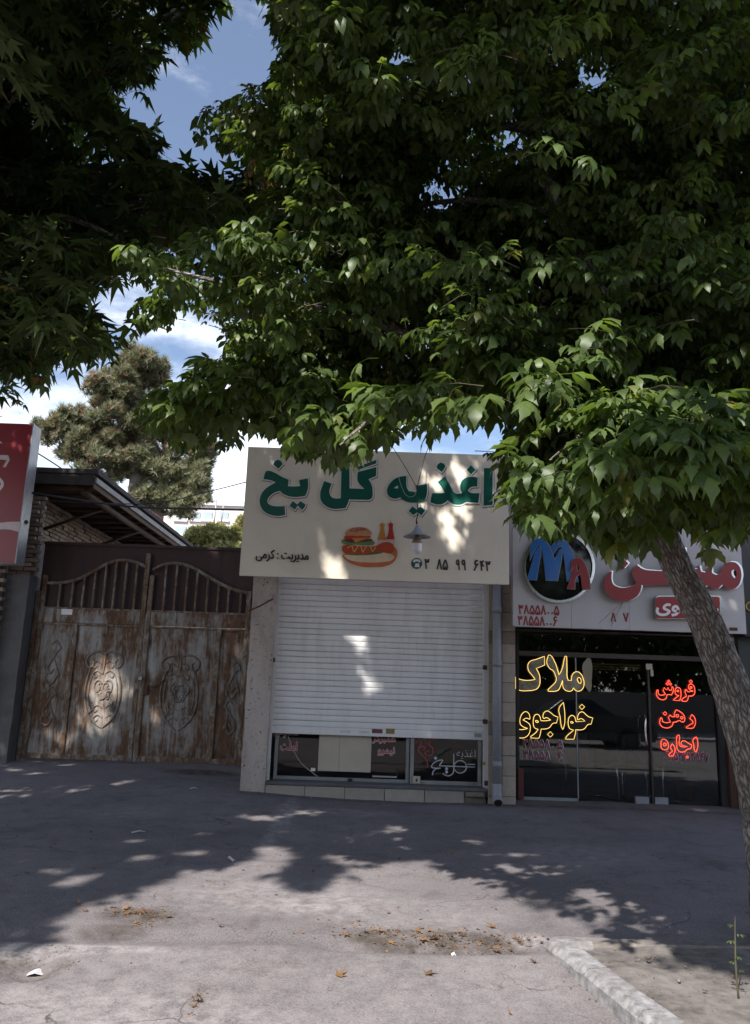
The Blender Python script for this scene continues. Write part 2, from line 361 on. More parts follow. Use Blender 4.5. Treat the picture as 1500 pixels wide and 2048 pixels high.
M_black = plain('sign_black', (0.022, 0.02, 0.022), 0.4, 0.1, 3, bmp=0)
M_red = plain('sign_red', (0.27, 0.014, 0.016), 0.3, 0.1, 3, bmp=0)
M_redbd = plain('red_board', (0.21, 0.016, 0.022), 0.35, 0.08, 2, bmp=0.02)
M_blue = plain('logo_blue', (0.035, 0.15, 0.42), 0.15, 0.08, 3, bmp=0)
M_gloss_black = plain('black_acrylic', (0.006, 0.006, 0.008), 0.06, 0.1, 3, bmp=0)
M_chrome = plain('chrome', (0.62, 0.62, 0.63), 0.18, 0.05, 3, metal=1.0, bmp=0)
M_steelgrey = plain('grey_metal', (0.30, 0.31, 0.33), 0.45, 0.15, 4, metal=0.4, bmp=0.08, grime=(0.15, 0.13, 0.12), gamt=0.4)
M_pipe = plain('grey_pipe', (0.25, 0.26, 0.285), 0.55, 0.12, 5, bmp=0.1, grime=(0.15, 0.13, 0.12), gamt=0.5)
M_cable = plain('black_cable', (0.02, 0.02, 0.022), 0.6, 0.1, 5, bmp=0)
M_rustdark = plain('rusty_iron', (0.10, 0.045, 0.028), 0.85, 0.4, 12, bmp=0.4)
M_sheet = plain('brown_sheet_metal', (0.050, 0.026, 0.024), 0.7, 0.3, 3, bmp=0.15, stretch=(2, 1, 0.4))
M_card = plain('beige_cardboard', (0.52, 0.46, 0.38), 0.8, 0.08, 3, bmp=0.1, grime=(0.36, 0.31, 0.25), gamt=0.5)
M_tile = obj_tint('beige_stone_tile', [(0, (0.33, 0.275, 0.22)), (0.5, (0.40, 0.34, 0.28)), (1, (0.30, 0.245, 0.20))], 0.7, 14, 0.15, 0.5)
M_tiledark = obj_tint('brown_stone_tile', [(0, (0.19, 0.15, 0.12)), (1, (0.24, 0.19, 0.15))], 0.7, 14, 0.15, 0.5)
M_plinth = obj_tint('plinth_tile', [(0, (0.30, 0.265, 0.235)), (1, (0.37, 0.33, 0.29))], 0.6, 10, 0.1, 0.4)
def rust_paint():
    m, nt, b = new_mat('rusted_blue_paint')
    st = noise(nt, 3.0, 9, 0.72, (3.2, 1, 0.42), 0.9); sp = noise(nt, 14, 7, 0.75, (1.6, 1, 0.7)); bl = noise(nt, 1.6, 4, 0.6)
    paint = ramp(nt, sp, [(0.3, (0.23, 0.22, 0.205)), (0.7, (0.355, 0.34, 0.318))])
    rust = ramp(nt, noise(nt, 9, 8, 0.75, (2, 1, 0.6)), [(0.3, (0.060, 0.034, 0.024)), (0.5, (0.125, 0.068, 0.038)), (0.75, (0.22, 0.125, 0.068))])
    s1 = nt.nodes.new('ShaderNodeMath'); s1.operation = 'ADD'; nt.links.new(st, s1.inputs[0]); nt.links.new(bl, s1.inputs[1])
    s2 = nt.nodes.new('ShaderNodeMath'); s2.operation = 'ADD'; nt.links.new(s1.outputs[0], s2.inputs[0]); nt.links.new(rng_map(nt, sp, 0.3, 0.7, -0.09, 0.09), s2.inputs[1])
    f = rng_map(nt, s2.outputs[0], 0.87, 1.09)
    nt.links.new(mix(nt, f, paint, rust), b.inputs['Base Color']); nt.links.new(rng_map(nt, f, 0, 1, 0.5, 0.92), b.inputs['Roughness'])
    bump(nt, b, sp, 0.3, 0.006)
    return m
M_gate = rust_paint()
def rust_frame():
    m, nt, b = new_mat('rusty_frame')
    sp = noise(nt, 11, 8, 0.75, (1, 1, 0.5), 0.5)
    c = ramp(nt, sp, [(0.40, (0.27, 0.255, 0.235)), (0.49, (0.18, 0.125, 0.085)), (0.58, (0.125, 0.070, 0.042)), (0.8, (0.055, 0.032, 0.023))])
    nt.links.new(c, b.inputs['Base Color']); b.inputs['Roughness'].default_value = 0.85; bump(nt, b, sp, 0.35, 0.006); return m
M_gframe = rust_frame()
M_gorn = plain('rusty_relief', (0.16, 0.125, 0.10), 0.85, 0.5, 14, bmp=0.4, grime=(0.24, 0.25, 0.26), gamt=0.8)
def glass(name, ior, tint):
    m, nt, b = new_mat(name); nt.nodes.remove(b); out = nt.nodes['Material Output']
    t = nt.nodes.new('ShaderNodeBsdfTransparent'); t.inputs[0].default_value = rgba(tint)
    g = nt.nodes.new('ShaderNodeBsdfGlossy'); g.inputs['Roughness'].default_value = 0.015; g.inputs['Color'].default_value = (0.9, 0.92, 0.92, 1)
    f = nt.nodes.new('ShaderNodeFresnel'); f.inputs['IOR'].default_value = ior
    x = nt.nodes.new('ShaderNodeMixShader'); nt.links.new(f.outputs[0], x.inputs[0]); nt.links.new(t.outputs[0], x.inputs[1]); nt.links.new(g.outputs[0], x.inputs[2]); nt.links.new(x.outputs[0], out.inputs['Surface'])
    return m
M_glass = glass('window_glass', 1.75, (0.80, 0.83, 0.82)); M_glass2 = glass('shop_glass', 1.42, (0.6, 0.6, 0.6))
def emit(name, col, k):
    m, nt, b = new_mat(name); b.inputs['Base Color'].default_value = rgba(col); b.inputs['Emission Color'].default_value = rgba(col); b.inputs['Emission Strength'].default_value = k; return m
M_neon_y = emit('yellow_neon', (1.0, 0.66, 0.17), 0.85); M_neon_r = emit('red_neon', (1.0, 0.085, 0.045), 1.6)
def leaf_mat(name, stops, trans, rough=0.42):
    m, nt, b = new_mat(name)
    a = nt.nodes.new('ShaderNodeAttribute'); a.attribute_name = 'shade'; oi = nt.nodes.new('ShaderNodeObjectInfo')
    md = nt.nodes.new('ShaderNodeMath'); md.operation = 'ADD'; nt.links.new(a.outputs['Fac'], md.inputs[0]); nt.links.new(oi.outputs['Random'], md.inputs[1])
    fr = nt.nodes.new('ShaderNodeMath'); fr.operation = 'FRACT'; nt.links.new(md.outputs[0], fr.inputs[0])
    c = ramp(nt, fr.outputs[0], stops)
    c = mix(nt, 0.35, c, ramp(nt, noise(nt, 45, 3), [(0.3, (0.6, 0.6, 0.6)), (0.7, (1.3, 1.3, 1.3))]), 'MULTIPLY')
    nt.links.new(c, b.inputs['Base Color']); b.inputs['Roughness'].default_value = rough; b.inputs['Specular IOR Level'].default_value = 0.4
    t = nt.nodes.new('ShaderNodeBsdfTranslucent'); nt.links.new(mix(nt, 1.0, c, trans, 'MULTIPLY'), t.inputs['Color'])
    x = nt.nodes.new('ShaderNodeMixShader'); x.inputs[0].default_value = 0.32; out = nt.nodes['Material Output']
    nt.links.new(b.outputs[0], x.inputs[1]); nt.links.new(t.outputs[0], x.inputs[2]); nt.links.new(x.outputs[0], out.inputs['Surface'])
    return m
M_leaf = leaf_mat('maple_leaf', [(0, (0.042, 0.070, 0.020)), (0.4, (0.064, 0.100, 0.028)), (0.8, (0.090, 0.130, 0.038)), (0.94, (0.105, 0.155, 0.048)), (1, (0.14, 0.14, 0.045))], (2.8, 2.8, 1.0), 0.46)
M_plane = leaf_mat('plane_leaf', [(0, (0.046, 0.074, 0.024)), (0.6, (0.074, 0.112, 0.036)), (0.97, (0.098, 0.140, 0.044)), (1, (0.22, 0.10, 0.03))], (1.9, 2.0, 0.8), 0.55)
M_needle = leaf_mat('pine_needles', [(0, (0.105, 0.122, 0.072)), (0.5, (0.175, 0.188, 0.112)), (0.78, (0.235, 0.235, 0.145)), (0.88, (0.26, 0.19, 0.14)), (1, (0.29, 0.18, 0.13))], (1.2, 1.2, 0.8), 0.7)
M_yleaf = leaf_mat('pale_foliage', [(0, (0.26, 0.27, 0.11)), (1, (0.42, 0.40, 0.18))], (1.2, 1.2, 0.8), 0.7)
M_dry = leaf_mat('dry_leaf', [(0, (0.22, 0.12, 0.055)), (0.5, (0.32, 0.175, 0.08)), (0.75, (0.16, 0.09, 0.05)), (1, (0.085, 0.055, 0.04))], (1, 1, 0.8), 0.8)
def bark_mat():
    m, nt, b = new_mat('furrowed_bark')
    at_ = nt.nodes.new('ShaderNodeAttribute'); at_.attribute_name = 'buv'
    wob = nt.nodes.new('ShaderNodeTexNoise'); wob.inputs['Scale'].default_value = 9; wob.inputs['Detail'].default_value = 4; nt.links.new(at_.outputs['Vector'], wob.inputs['Vector'])
    sc = nt.nodes.new('ShaderNodeVectorMath'); sc.operation = 'SCALE'; sc.inputs['Scale'].default_value = 0.06; nt.links.new(wob.outputs['Color'], sc.inputs[0])
    ad_ = nt.nodes.new('ShaderNodeVectorMath'); ad_.operation = 'ADD'; nt.links.new(at_.outputs['Vector'], ad_.inputs[0]); nt.links.new(sc.outputs[0], ad_.inputs[1])
    mp_ = nt.nodes.new('ShaderNodeMapping'); mp_.inputs['Scale'].default_value = (1, 1, 0.20); nt.links.new(ad_.outputs[0], mp_.inputs['Vector'])
    v = nt.nodes.new('ShaderNodeTexVoronoi'); v.feature = 'DISTANCE_TO_EDGE'; v.inputs['Scale'].default_value = 46; nt.links.new(mp_.outputs[0], v.inputs['Vector'])
    fur = rng_map(nt, v.outputs['Distance'], 0.02, 0.26)
    n1 = noise(nt, 60, 6, 0.7, (1, 1, 0.5)); n2 = noise(nt, 4, 5, 0.6)
    c = ramp(nt, fur, [(0.0, (0.088, 0.075, 0.067)), (0.35, (0.175, 0.155, 0.143)), (1.0, (0.295, 0.27, 0.252))])
    c = mix(nt, 0.6, c, ramp(nt, n1, [(0.3, (0.55, 0.53, 0.52)), (0.7, (1.3, 1.28, 1.25))]), 'MULTIPLY')
    nt.links.new(mix(nt, 0.5, c, ramp(nt, n2, [(0.3, (0.65, 0.62, 0.6)), (0.7, (1.2, 1.18, 1.15))]), 'MULTIPLY'), b.inputs['Base Color'])
    b.inputs['Roughness'].default_value = 0.95; bump(nt, b, fur, 0.8, 0.012); return m
M_bark = bark_mat()
M_twig = plain('twig_bark', (0.07, 0.06, 0.035), 0.9, 0.3, 9, bmp=0)

# ------------------------------------------------------------------ the ground
def sm(t): t = np.clip(t, 0, 1); return t*t*(3-2*t)
def gh(x, y):
    x = np.asarray(x, float); y = np.asarray(y, float)
    z = np.where(y > 5.2, 0.018*np.minimum(y-5.2, 9), 0.0)
    z = z + 0.12*sm((y-8.5)/3.8)*sm((-x-0.2)/2.2)
    z = z - np.where(y < 5.2, 0.06*(5.2-np.maximum(y, 0.5)), 0)*sm((1.5-x)/0.25)
    gut = np.exp(-((y-5.36-0.03*x)/0.13)**2)*(sm((x+0.35)/0.25)*sm((1.18-x)/0.2)*0.05 + 0.02*sm((1.0-x)/0.5))
    hole = 0.06*np.exp(-(((x+1.78)/0.12)**2+((y-4.80)/0.10)**2))
    return z - gut - hole
def seglist(a, b, n): return list(np.linspace(a, b, n, endpoint=False))
xs = np.array([-250, -120, -60, -30, -18, -12, -9] + seglist(-7, 7, 220) + [7, 9, 12, 18, 30, 60, 120, 250], float)
ys = np.array([-250, -120, -60, -30, -16, -8, -3, 0, 1.5, 2.5] + seglist(3.2, 13, 200) + [13, 14, 15, 17, 20, 26, 40, 80, 160, 320], float)
X, Yg = np.meshgrid(xs, ys); Z = gh(X, Yg)
bumpz = np.array([mnoise.fractal(Vector((a*0.8, b*0.8, 1.7)), 0.9, 2.1, 4) for a, b in zip(X.ravel(), Yg.ravel())]).reshape(X.shape)
fine = np.array([mnoise.noise(Vector((a*5, b*5, 4.2))) for a, b in zip(X.ravel(), Yg.ravel())]).reshape(X.shape)
Z = Z + 0.014*bumpz + 0.003*fine
ny, nx = X.shape; idx = np.arange(nx*ny).reshape(ny, nx)
quads = np.stack([idx[:-1, :-1], idx[:-1, 1:], idx[1:, 1:], idx[1:, :-1]], -1).reshape(-1, 4)
me = mesh_np('ground', np.stack([X, Yg, Z], -1).reshape(-1, 3), [quads], smooth=True)
dirt = np.zeros(X.shape); pale = np.zeros(X.shape)
def blot(arr, px, py, rx, ry, amt, zz=0.0):
    p = on_ground(px, py, zz); d = ((X-p[0])/rx)**2 + ((Yg-p[1])/ry)**2
    arr += amt*np.clip(1.35-d*(1+0.6*bumpz), 0, 1)
for b_ in ((790, 1872, .35, .13, 1), (880, 1874, .35, .12, 1), (960, 1880, .3, .12, 1), (1010, 1895, .2, .1, .8), (270, 1832, .24, .16, 1), (225, 1862, .22, .14, .8), (330, 1845, .25, .12, .35), (398, 1980, .05, .18, .6), (5, 1922, .16, .16, 1),
           (75, 1918, .16, .13, .9), (395, 1580, .5, .3, 1.6), (1010, 1612, 1.2, .15, .7), (780, 1600, 2.0, .2, .6), (505, 1850, .05, .2, .5), (650, 1840, .3, .15, .25), (1430, 1740, .12, .4, .5)):
    blot(dirt, *b_)
for b_ in ((560, 1800, .7, .5, .5), (160, 1890, .45, .06, 1), (60, 1895, .3, .1, .8), (800, 1830, .9, .4, .35), (1060, 1880, .15, .12, .8), (230, 2010, .9, .35, .35), (560, 1660, .12, 1.6, .8), (700, 1640, .5, .25, .5), (1200, 1720, .6, .4, .4), (250, 1640, .5, .4, .4)):
    blot(pale, *b_)
pale += 0.30*sm((5.22-Yg+0.10*bumpz+0.05*fine)/0.05)*sm((1.3-X)/.2); dirt += 0.35*np.clip(bumpz*1.6-0.55, 0, 1)
wallfoot = np.exp(-((Yg-10.75)/0.12)**2)*((X > -1.6) & (X < 5)); dirt += 0.7*wallfoot
for nme, arr in (('dirt', dirt), ('pale', pale)):
    a = me.attributes.new(nme, 'FLOAT', 'POINT'); a.data.foreach_set('value', np.clip(arr, 0, 1).astype(np.float32).ravel())
def ground_z(x, y):
    x = np.atleast_1d(np.asarray(x, float)); y = np.atleast_1d(np.asarray(y, float))
    return gh(x, y) + np.array([0.014*mnoise.fractal(Vector((a*0.8, b*0.8, 1.7)), 0.9, 2.1, 4) + 0.003*mnoise.noise(Vector((a*5, b*5, 4.2))) for a, b in zip(x, y)])
ground = put('ground', me, M_ground); tag(ground, kind='structure')

# kerb round the planting bed, lower right
def kerb_run(name, pts, w, top, bot, m):
    bm = bmesh.new(); n = len(pts); rings = []
    for i, p in enumerate(pts):
        d = Vector(pts[min(i+1, n-1)]) - Vector(pts[max(i-1, 0)]); d.normalize(); nrm = Vector((d.y, -d.x, 0))
        jit = lambda s: 0.007*mnoise.noise(Vector((p[0]*5+s, p[1]*5, s*3.1))) + 0.004*mnoise.noise(Vector((p[0]*19+s, p[1]*19, s*1.7)))
        prof = [(-0.0, bot), (0.0+jit(1), top-0.035+jit(2)), (0.03+jit(3), top+jit(4)), (w-0.03+jit(5), top+0.004+jit(6)), (w+jit(7), top-0.03+jit(8)), (w, bot)]
        rings.append([bm.verts.new((p[0]+nrm.x*a, p[1]+nrm.y*a, z)) for a, z in prof])
    for r0, r1 in zip(rings[:-1], rings[1:]):
        for k in range(5): bm.faces.new((r0[k], r1[k], r1[k+1], r0[k+1]))
    bm.faces.new(rings[0]); bm.faces.new(list(reversed(rings[-1])))
    bmesh.ops.recalc_face_normals(bm, faces=bm.faces[:])
    me = bpy.data.meshes.new(name); bm.to_mesh(me); bm.free(); return put(name, me, m)
ka, kb = on_ground(1090, 1902), on_ground(1262, 2048, -0.02)
kd = (kb-ka)/np.linalg.norm(kb-ka)
kp = [tuple(kb + kd*3.2 - (kb+kd*3.2-ka)*t) for t in np.linspace(0, 1, 90)]
kp = [(p[0], p[1], 0) for p in kp]
cor = Vector(kp[-1]); kp += [(cor.x+0.03, cor.y+0.05, 0), (cor.x+0.09, cor.y+0.09, 0), (cor.x+0.18, cor.y+0.11, 0), (cor.x+0.28, cor.y+0.115, 0)]
kerb = empty('kerb', (cor.x, cor.y, 0)); kerb['kind'] = 'structure'
cuts = [0, 22, 39, 53, 66, 78, len(kp)-1]
for i_, (c0, c1) in enumerate(zip(cuts[:-1], cuts[1:])):
    seg_ = [Vector(q) for q in kp[c0:c1+1]]
    if i_ > 0: seg_[0] = seg_[0] + (seg_[1]-seg_[0]).normalized()*0.009
    ks_ = kerb_run('kerb_stone', [tuple(q) for q in seg_], 0.17, 0.07+random.uniform(-.006, .006), -0.2, M_kerb); ks_.parent = kerb; ks_.matrix_parent_inverse = wm(kerb).inverted(); ks_.location.x += random.uniform(-.006, .006)
tag(kerb_run('bed_edging', [(cor.x+0.285+0.05*i, cor.y+0.11+0.002*i, 0) for i in range(90)], 0.10, 0.036, -0.2, M_mortar), kind='structure')
sx, sy = np.meshgrid(np.linspace(1.0, 6.5, 110), np.linspace(-1, 5.5, 130))
kx = ka[0] + (kb[0]-ka[0])*(ka[1]-sy)/(ka[1]-kb[1])
sxx = np.maximum(sx, kx+0.08)
sz = 0.028 + 0.012*np.array([mnoise.fractal(Vector((a*3, b*3, 9)), 0.8, 2.2, 5) for a, b in zip(sxx.ravel(), sy.ravel())]).reshape(sx.shape)
sn = sx.shape; si = np.arange(sx.size).reshape(sn)
soil = put('planting_bed_soil', mesh_np('soil', np.stack([sxx, sy, sz], -1).reshape(-1, 3), [np.stack([si[:-1, :-1], si[:-1, 1:], si[1:, 1:], si[1:, :-1]], -1).reshape(-1, 4)], smooth=True), M_soil)
tag(soil, kind='structure')

# ------------------------------------------------------------------ snack shop (centre)
YS, YP, YN = 11.05, 10.85, 10.45          # shutter, pillar faces, banner
shop = empty('snack_shop', (0.1, YP, 0.1), 'one-storey shop front with plaster pier and tiled plinth below the cream sign', 'shop')
pL = at(480, 1573, YP); pLr = at(529, 1575, YP); pR0 = at(977, 1600, YP); pR1 = at(1030, 1612, YP)
zt = at(750, 905, YP)[2]-0.25
# stained plaster pier, slightly uneven
def rough_box(name, x0, x1, y0, y1, z0, z1, m, parent, amp=0.008, step=0.07):
    bm = bmesh.new(); bmesh.ops.create_cube(bm, size=1)
    for v in bm.verts: v.co = Vector(((x0+x1)/2+v.co.x*(x1-x0), (y0+y1)/2+v.co.y*(y1-y0), (z0+z1)/2+v.co.z*(z1-z0)))
    n = max(2, int((z1-z0)/step)); k = max(2, int((x1-x0)/step))
    bmesh.ops.subdivide_edges(bm, edges=[e for e in bm.edges if abs(e.verts[0].co.z-e.verts[1].co.z) > 0.1], cuts=n, use_grid_fill=True)
    bmesh.ops.subdivide_edges(bm, edges=[e for e in bm.edges if abs(e.verts[0].co.x-e.verts[1].co.x) > 0.1], cuts=k, use_grid_fill=True)
    for v in bm.verts:
        q = v.co*3.1; d = mnoise.noise_vector(q)*amp + mnoise.noise_vector(v.co*13)*amp*0.35
        v.co += Vector((d.x, d.y, 0))
    me = bpy.data.meshes.new(name); bm.to_mesh(me); bm.free(); me.shade_smooth()
    me.set_sharp_from_angle(angle=R(40))
    return put(name, me, m, parent)
rough_box('plaster_pier', pL[0], pLr[0], YP, 11.4, -0.15, 2.96, M_pier, shop, 0.010)
box('upper_wall', pL[0]-0.02, 2.0, 11.2, 11.42, 2.93, zt, M_plaster, shop)
box('side_wall', pL[0]+0.03, pL[0]+0.2, 11.42, 16, -0.1, zt-0.3, M_plaster, shop)
box('flat_roof', pL[0]-0.02, 5.4, 11.42, 16.2, zt-0.3, zt-0.12, M_tar, shop)
# plinth: recessed core + tiles
z0 = at(750, 1600, YP)[2]-0.06; z1 = at(750, 1575, YP)[2]
xa, xb = at(530, 1575, YP)[0], at(972, 1600, YP)[0]
box('plinth_core', xa, xb, YP+0.035, 11.3, -0.2, z1-0.01, M_mortar, shop)
n = 5; w = (xb-xa-0.28)/n
for i in range(n):
    box('tile', xa+i*w+0.004, xa+(i+1)*w-0.004, YP+0.008-0.004*(i % 2), YP+0.034, z0+0.05, z1-0.012, M_plinth, shop, 0.003)
box('tile', xb-0.27, xb-0.02, YP-0.02, YP+0.03, z1-0.075, z1-0.015, M_tiledark, shop, 0.008)
box('sill', xa, xb, YP-0.01, 11.3, z1-0.009, z1+0.03, M_greypl, shop, 0.006)
# display window under the half-closed shutter
zw0 = z1+0.03; YW = 11.16; ztop = 3.0
gx0, gx1, gx2 = at(546, 1560, YW)[0], at(818, 1570, YW)[0], at(962, 1575, YW)[0]
def pane_frame(x0, x1, za, zb, Y, t, parent, m=M_steelgrey):
    box('window_frame', x0, x1, Y-0.02, Y+0.03, za, za+t, m, parent, 0.003); box('window_frame', x0, x0+t, Y-0.018, Y+0.028, za+t, zb, m, parent, 0.003); box('window_frame', x1-t, x1, Y-0.018, Y+0.028, za+t, zb, m, parent, 0.003)
pane_frame(gx0, gx1-0.005, zw0, ztop, YW, 0.045, shop); pane_frame(gx1+0.005, gx2, zw0-0.0, ztop, YW-0.03, 0.05, shop, M_zinc)
box('window_pane', gx0+0.045, gx1-0.05, YW, YW+0.008, zw0+0.045, ztop, M_glass2, shop); box('door_pane', gx1+0.055, gx2-0.05, YW-0.03, YW-0.022, zw0+0.05, ztop, M_glass2, shop)
M_wallwood = plain('brown_counter', (0.17, 0.125, 0.105), 0.6, 0.35, 4, bmp=0.2, stretch=(0.25, 1, 3))
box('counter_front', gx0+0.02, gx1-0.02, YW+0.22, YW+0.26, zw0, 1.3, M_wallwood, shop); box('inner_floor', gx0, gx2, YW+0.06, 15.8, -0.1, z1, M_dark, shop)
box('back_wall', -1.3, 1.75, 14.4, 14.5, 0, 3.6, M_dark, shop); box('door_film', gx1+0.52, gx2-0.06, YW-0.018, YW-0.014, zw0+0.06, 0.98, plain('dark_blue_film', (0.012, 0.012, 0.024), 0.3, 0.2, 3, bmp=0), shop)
box('door_film', gx1+0.06, gx1+0.51, YW-0.018, YW-0.014, zw0+0.06, 0.72, plain('wood_film', (0.075, 0.055, 0.05), 0.35, 0.4, 4, bmp=0, stretch=(0.3, 1, 4)), shop)
# beige board standing behind the glass, lettering and cracks on the glass
bd = pbox('cardboard_sheet', 639, 1465, 741, 1545, YW-0.02, 0.012, M_card); tag(bd, 'beige cardboard sheet covering the snack shop window below the shutter', 'board')
q = at(680, 1470, YW-0.021); q2 = at(679, 1543, YW-0.021); box('fold', q[0]-0.003, q[0]+0.003, YW-0.022, YW-0.0205, q2[2], q[2]-0.02, plain('fold_shadow', (0.3, 0.26, 0.2), 0.8), bd)
yt = YW-0.006
M_menu = plain('menu_red', (0.42, 0.02, 0.03), .5, .05, 3, bmp=0)
def menu(word, a, b, c, d, nm):
    for k_, (dx, dy) in enumerate(((-1, 0), (1, 0), (0, -1), (0, 1), (1, 1))): lettering(nm, shape(word), a+dx, b+dy, c+dx, d+dy, yt-0.0004*k_, M_white, shop, 0.0, 0.0001)
    for k_, dx in enumerate((-.35, .35, 0)): lettering(nm, shape(word), a+dx, b, c+dx, d, yt-0.004-.0005*k_, M_menu, shop, 0.0, .0001)
menu('ماکارانی', 549, 1450, 596, 1475, 'menu_word'); menu('املت', 561, 1483, 594, 1501, 'menu_word'); menu('همبرگر', 745, 1467, 791, 1487, 'menu_word'); menu('نیمرو', 756, 1494, 789, 1511, 'menu_word')
M_tape = plain('clear_tape', (0.42, 0.40, 0.38), 0.35, 0.1, 4, bmp=0)
crk = [at(x, y, yt) for x, y in ((576, 1472), (584, 1495), (592, 1510), (603, 1527), (622, 1543), (643, 1559))]
tube('taped_crack', crk, 0.006, M_tape, shop, 4, 3)
p = at(626, 1539, yt); box('tape_strip', p[0]-0.03, p[0]+0.03, yt-0.004, yt-0.001, p[2]-0.02, p[2]+0.02, M_white, shop)
p = at(794, 1544, yt); box('black_tape', p[0]-0.012, p[0]+0.012, yt-0.004, yt-0.001, p[2]-0.05, p[2]+0.05, M_black, shop); q = at(745, 1551, yt); box('tape_strip', q[0], p[0], yt-0.003, yt-0.001, p[2]-0.075, p[2]-0.055, M_tape, shop)
p = at(700, 1562, YW-0.05); box('latch', p[0]-0.03, p[0]+0.03, YW-0.05, YW-0.02, p[2]-0.03, p[2]+0.03, M_black, shop, 0.006)
p = at(833, 1560, YW-0.06); fl_ = box('floor_lock', p[0]-0.05, p[0]+0.05, YW-0.075, YW-0.05, p[2]-0.045, p[2]+0.05, M_card, shop, 0.006); box('keyhole', p[0]-0.012, p[0]+0.012, YW-0.078, YW-0.075, p[2]-0.02, p[2]+0.02, M_rustdark, fl_)
# shop logo on the door, white strokes and red scrolls
O8, K8 = (810, 1460), 8.824; yl = YW-0.036
def stroke(name, pts, r, m, parent, Y, org, zoom, sub=4):
    P = [at(org[0]+a/zoom, org[1]+b/zoom, Y) for a, b in pts]
    return tube(name, P, r, m, parent, 6, sub)
M_logo = plain('logo_white', (0.55, 0.56, 0.60), 0.5, 0.04, 3, bmp=0)
for s_ in ([(860, 420), (860, 560), (860, 700), (840, 770), (770, 810), (700, 790), (665, 765)], [(975+110*math.cos(t), 650+110*math.sin(t)) for t in np.linspace(0, 6.283, 14)], [(600, 632), (900, 642), (1240, 655)], [(1100, 605), (1240, 608)],
           [(485, 800), (495, 740), (540, 690), (630, 675)], [(630, 675), (500, 670), (470, 640), (500, 590), (570, 545), (650, 530), (660, 550), (610, 620)]):
    stroke('logo_stroke', s_, 0.008, M_logo, shop, yl, O8, K8)
for cx_, cy_ in ((540, 495), (735, 685), (735, 740)): wall_art('logo_dot', [disc(cx_, cy_, 26)], yl, M_logo, shop, O8, K8)
lettering('logo_word', shape('اغذیه'), 913, 1499, 951, 1518, yl, M_logo, shop, -0.008)
M_coral = plain('coral_film', (0.42, 0.07, 0.055), 0.5, 0.1, 3, bmp=0)
for s_ in ([(200, 230), (205, 190), (245, 165), (285, 195), (285, 250), (245, 310), (250, 380), (310, 450), (370, 520), (400, 590), (395, 660)], [(340, 150), (370, 230), (430, 270), (490, 330), (490, 410), (440, 455), (380, 450), (352, 410), (380, 370), (430, 380)], [(550, 175), (505, 162), (445, 200), (422, 255)], [(270, 320), (310, 290), (350, 310), (340, 350), (310, 350)]):
    stroke('scroll', s_, 0.008, M_coral, shop, yl, O8, K8)
# odds and ends on the pier
p = at(536, 1196, YP); box('junction_box', p[0]-0.05, p[0]+0.06, YP-0.05, YP+0.01, p[2]-0.04, p[2]+0.05, M_plaster, shop, 0.01)
tube('iron_bracket', [at(545, 1198, YP-0.04), at(520, 1212, YP-0.2), at(497, 1222, YP-0.4)], 0.012, M_rustdark, shop, 6)
# banded stone pier between the shops
pier = empty('stone_pier', (pR1[0]-0.2, YP, 0.05), 'banded beige and brown stone tile pier between the two shops', 'pillar')
xa, xb = at(977, 1400, YP)[0], at(1031, 1400, YP)[0]
box('core', xa+0.02, xb-0.01, YP+0.03, 11.35, -0.2, 3.0, M_mortar, pier)
zc = z0-0.1; k = 0
while zc < 2.95:
    h = 0.17 if k % 5 == 4 else 0.255; m_ = M_tiledark if k % 5 == 4 else M_tile
    for (u, v) in ((xa, (xa+xb)/2-0.003), ((xa+xb)/2+0.003, xb)):
        box('tile', u, v, YP+0.004*random.random(), YP+0.03, zc+0.003, zc+h-0.003, m_, pier, 0.003)
    zc += h; k += 1

# ------------------------------------------------------------------ roller shutter
sL, sR = at(552, 1300, YS)[0], at(968, 1300, YS)[0]; zb = at(750, 1473, YS)[2]; zts = 2.99
sh = empty('roller_shutter', ((sL+sR)/2, YS, zb), 'white slatted roller shutter pulled most of the way down', 'shutter')
pit = 0.0765; prof = [(0.004, 0.0), (-0.004, 0.003), (-0.0075, 0.012), (-0.0095, 0.036), (-0.0075, 0.061), (-0.004, 0.072), (0.004, 0.0745), (0.012, 0.0745), (0.012, 0.0)]
V, Fc = [], []; np_ = len(prof); hw = (sR-sL)/2
for sx_ in (-hw, hw):
    for (y_, z_) in prof: V.append((sx_, y_, z_))
for i in range(np_): j = (i+1) % np_; Fc.append((i, np_+i, np_+j, j))
Fc += [tuple(range(np_)), tuple(range(2*np_-1, np_-1, -1))]
slat_me = mesh('slat', V, Fc); zbar = 0.10; i = 0
while zb+zbar+i*pit < zts:
    put('slat', slat_me, M_slat, sh, ((sL+sR)/2+random.uniform(-.002, .002), YS+random.uniform(-.0012, .0012), zb+zbar+i*pit), (random.uniform(-.035, .035), random.uniform(-.0012, .0012), 0)); i += 1
box('bottom_bar', sL, sR, YS-0.018, YS+0.018, zb, zb+zbar-0.002, M_slat, sh, 0.006)
gxa, gxb = at(545, 1300, YS-0.03)[0], at(973, 1300, YS-0.03)[0]
for (u, v, zz) in ((at(536, 1400, YS-0.045)[0], sL+0.015, z0-0.03), (sR-0.015, gxb+0.035, z0+0.12)):
    box('guide_rail', u, v, YS-0.045, YS-0.02, zz, zts, M_white_al, sh, 0.003); box('guide_rail', u if u < 0 else v-0.03, (u+0.03) if u < 0 else v, YS-0.02, YS+0.05, zz, zts, M_white_al, sh, 0.003)
for (x, y) in ((546, 1320), (969, 1335), (969, 1443), (972, 1566)):
    p = at(x, y, YS-0.05); box('rusty_bracket', p[0]-0.025, p[0]+0.03, YS-0.075, YS-0.046, p[2]-0.03, p[2]+0.03, M_rustdark, sh, 0.008)
